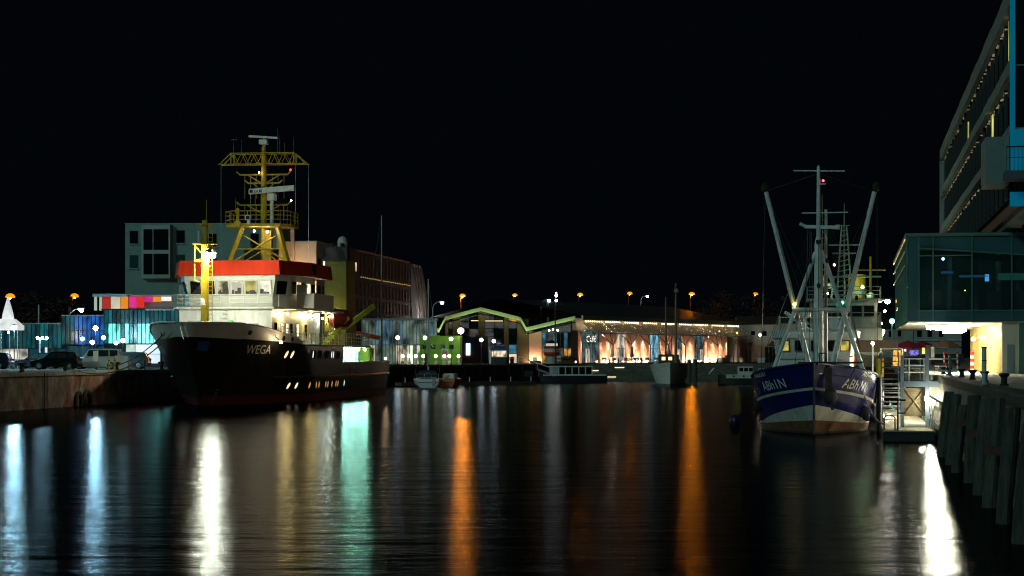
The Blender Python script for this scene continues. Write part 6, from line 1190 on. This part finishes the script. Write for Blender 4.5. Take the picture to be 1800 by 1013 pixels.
for k in range(16):
    p = cpos(1016+ k*7.2, -4.2-1.6*(k % 2))
    tl = ('small round café table in the row nearer the canopy columns', 'small round café table in the row nearer the steps')[k % 2]
    if t0 is None: t0 = table(p, 0, tl)
    else: dup(t0, p, 0, tl)
    for j in range(2):
        a = random.uniform(0, 6.28); q = (p[0]+0.7*math.cos(a+j*3), p[1]+0.7*math.sin(a+j*3), p[2])
        if c0 is None: c0 = chair(q, a+j*3-1.57, cl_)
        else: dup(c0, q, a+j*3-1.57, cl_)
for px, lab in ((1136, 'lit white planter box left of the white sailing vessel'), (1228, 'lit white planter box below the blue café windows'), (1262, 'small lit white block at the foot of the last tree column'), (1337, 'white block at the foot of the pale lamp post')):
    t = T('planter_box', lab, 'planter', cpos(px, -5.0) if px < 1300 else (gx(px, 352), 351, 2.5), CR if px < 1300 else 0); w = 1.5 if px < 1250 else 0.6; O('body', MB().bbox(-w, w, -0.4, 0.4, 0, 0.9, 0.04), mat('planter_white', (0.7, 0.66, 0.6), 0.7), t); O('soil', MB().box(-w+0.1, w-0.1, -0.3, 0.3, 0.9, 0.92), brown, t)
t = T('litter_bin', 'navy bin before the last floodlit pier of the café', 'bin', cpos(1244, -4)); O('body', MB().bbox(-0.5, 0.5, -0.4, 0.4, 0, 1.2, 0.05), mat('navy_bin', (0.01, 0.015, 0.07), 0.5), t); O('lid', MB().bbox(-0.53, 0.53, -0.43, 0.43, 1.202, 1.3, 0.03), MATS['navy_bin'], t)
# lit benches on the terrace steps
for px, py, w, Y, lab in ((1046, 648, 14, 297, 'upper lit stone bench on the terrace steps'), (1070, 653.5, 27, 289, 'long lit stone bench low on the terrace steps'), (1089, 642.5, 18, 303, 'short lit stone bench at the top of the steps')):
    zb = 0.35+0.43*max(0, min(5, int((Y-286-(gx(px, Y)-5)*0.175)/4.6))); t = T('stone_bench', lab, 'bench', (gx(px, Y), Y, zb)); wm = w*Y/F; O('seat', MB().bbox(-wm/2, wm/2, 0, 0.5, 0.32, 0.45, 0.03), mat('bench_stone', (0.6, 0.55, 0.45), 0.7), t); O('plinth', MB().box(-wm/2+0.1, wm/2-0.1, 0.12, 0.45, 0, 0.32), conc, t)
    O('bench_light', MB().box(-wm/2+0.05, wm/2-0.05, 0.03, 0.1, 0.25, 0.31), emi('bench_led', (1, 0.8, 0.5), 3.0), t)
# people-free promenade furniture on the east side
rw = (white, red)
def striped(px, Y, h, lab, g=2.72, r=0.06):
    t = T('striped_post', lab, 'post', (gx(px, Y), Y, g), group='red and white posts')
    for k in range(6): O('red_band' if k % 2 else 'white_band', MB().cyl((0,0,h*k/6), (0,0,h*(k+1)/6), r, n=10), rw[k % 2], t)
striped(1709, 112, 1.15, 'red and white striped post before the slatted lobby', r=0.1); striped(1660, 150, 1.2, 'thin red and white post beyond the gangway rail'); striped(1668, 138, 1.1, 'thin red and white post at the middle of its row'); striped(1683, 142, 1.25, 'thin red and white post nearest the lobby corner')
t = T('power_post', 'pale blue banded service post on the timber quay edge', 'post', (gx(1730, 61), 61, 2.74)); O('shaft', MB().cyl((0,0,0), (0,0,1.12), 0.075, n=14), mat('pale_blue_post', (0.4, 0.5, 0.56), 0.4), t)
for z in (0.35, 0.72): O('band', MB().cyl((0,0,z), (0,0,z+0.03), 0.08, n=14), dsteel, t)
O('cap', MB().cyl((0,0,1.12), (0,0,1.16), 0.085, n=14), dsteel, t)
# market umbrellas beyond the gangway; red light put into two canopy colours
for px, Y, m, lab in ((1596, 215, mat('umbrella_red', (0.4, 0.02, 0.04), 0.7), 'wide red market umbrella glowing beyond the gangway'), (1622, 222, MATS['umbrella_red'], 'second red market umbrella behind the gangway frame'), (1662, 205, mat('umbrella_brown', (0.2, 0.1, 0.06), 0.7), 'broad brown market umbrella left of the slatted lobby')):
    t = T('market_umbrella', lab, 'umbrella', (gx(px, Y), Y, 2.72), group='market umbrellas'); O('pole', MB().cyl((0,0,0), (0,0,2.6), 0.05), steel, t); O('canopy', MB().lathe([(1.75, 1.75), (1.7, 1.85), (0.9, 2.3), (0.05, 2.6)], n=8), m, t); O('table', MB().lathe([(0.7, 0.7), (0.7, 0.78)], n=10), brown, t)
t = T('lit_stall', 'small stall with a glowing orange and red front beyond the gangway', 'stall', (gx(1612, 200), 200, 2.72)); O('counter', MB().bbox(-1.6, 1.8, 0, 1, 0, 0.9, 0.03), dsteel, t); O('lit_front', MB().box(0.5, 1.0, -0.05, 0, 0.9, 1.75), emi('stall_orange', (1, 0.45, 0.12), 2.0, (0.5, 1.3), 1), t); O('red_lamp', MB().sph((-1.2, 0, 1.5), 0.1), glow((1, 0.05, 0.08), 1.2, 0.1), t); O('blue_lights', MB().box(-0.8, 0.2, -0.04, 0, 1.0, 1.5), emi('stall_blue_light', (0.25, 0.2, 0.8), 0.6, (0, 2), 3), t); O('green_sign', MB().box(0.3, 0.9, -0.05, 0, 0.75, 0.9), emi('stall_green', (0.7, 0.9, 0.05), 1.5), t)
t = T('parked_trailer', 'low dark trailer parked under the pavilion canopy', 'trailer', (gx(1650, 170), 170, 2.72)); O('body', MB().bbox(-1.5, 2.2, 0, 1.6, 0.35, 1.1, 0.05), dsteel, t)
for sx in (-0.9, 1.6): O('wheel', MB().cyl((sx, -0.02, 0.28), (sx, 0.2, 0.28), 0.28, n=14), tyre, t)
t = T('shelter_post', 'dark square post with a white notice beside the gangway', 'post', (gx(1631, 128), 128, 2.72)); O('shaft', MB().box(-0.16, 0.16, -0.1, 0.1, 0, 1.6), dsteel, t); O('notice', MB().box(0.2, 0.42, -0.03, 0, 0.8, 1.5), offw, t); O('arm', MB().box(0.16, 0.2, -0.02, 0.02, 0.9, 1.0), dsteel, t)
# orange crate and yellow jacket rack near the vessel
t = T('gear_rack', 'rack hung with orange oilskins on the quay beside the vessel', 'rack', (gx(1566, 120), 120, 2.72)); O('frame', MB().pipe([(-0.6, 0, 0), (-0.6, 0, 1.35), (0.7, 0, 1.35), (0.7, 0, 0)], 0.04), steel, t)
for k in (0.25, 0.5): O('oilskin', MB().loft([[(k+x_*w, y_, z) for x_, y_ in ((-1, -0.08), (1, -0.08), (1, 0.08), (-1, 0.08))] for z, w in ((0.3, 0.14), (0.9, 0.12), (1.25, 0.1))]), mat('oilskin_orange', (0.8, 0.32, 0.02), 0.5), t)
# shrub on the quay at the frame edge
sp = rq(54, 2.0); t = T('shrub', 'bare tangled shrub on the quay at the edge of the frame', 'shrub', (*sp, 2.72)); sb = MB(); 
for _ in range(60):
    p = Vector((random.uniform(-0.3, 0.3), random.uniform(-0.3, 0.3), 0)); d = Vector((random.gauss(0, 0.35), random.gauss(0, 0.35), 1))
    for k in range(4):
        q = p + d*random.uniform(0.2, 0.35); sb.cyl(p, q, 0.012-0.002*k, n=4); p = q; d = d + Vector((random.gauss(0, 0.35), random.gauss(0, 0.35), random.gauss(0, 0.1)))
O('stems', sb, mat('twig', (0.06, 0.05, 0.035), 0.8), t); O('foliage', leaves(MB(), (0, 0, 0.8), (0.75, 0.75, 0.7), 500, 0.035), hm, t)
# dark trees beyond the halls
bark = mat('bark', (0.05, 0.035, 0.025), 0.9)
lf_ = mat('dark_foliage', (0.022, 0.022, 0.01), 0.8)
def tree(px, Y, h, w, lab):
    t = T('tree', lab, 'tree', (gx(px, Y), Y, 2.5), group='trees beyond the halls'); tk = MB().cyl((0,0,0), (0,0,h*0.5), 0.25, 0.15)
    cm = MB()
    for _ in range(9):
        a = random.uniform(0, 6.28); c = (math.cos(a)*w*0.55*random.random(), math.sin(a)*w*0.55*random.random(), h*random.uniform(0.5, 0.9)); tk.cyl((0,0,h*0.4), c, 0.1, 0.03, 5); leaves(cm, c, (w*0.3, w*0.3, h*0.17), 160, 0.28)
    O('trunk', tk, bark, t); O('crown', cm, lf_, t)
for px, Y, h, w, lab in ((60, 270, 9, 7, 'dark tree behind the glass building near the flag pole'), (100, 275, 10, 8, 'dark tree behind the glass building near the rusty post'), (1255, 440, 15, 10, 'dark tree rising behind the far end of the café roof'), (1290, 445, 14, 10, 'dark tree between café roof and cream house'), (1345, 440, 15, 11, 'dark tree right behind the cream house'), (1545, 360, 12, 9, 'dark tree behind the house beyond the floodlit vessel')): tree(px, Y, h, w, lab)
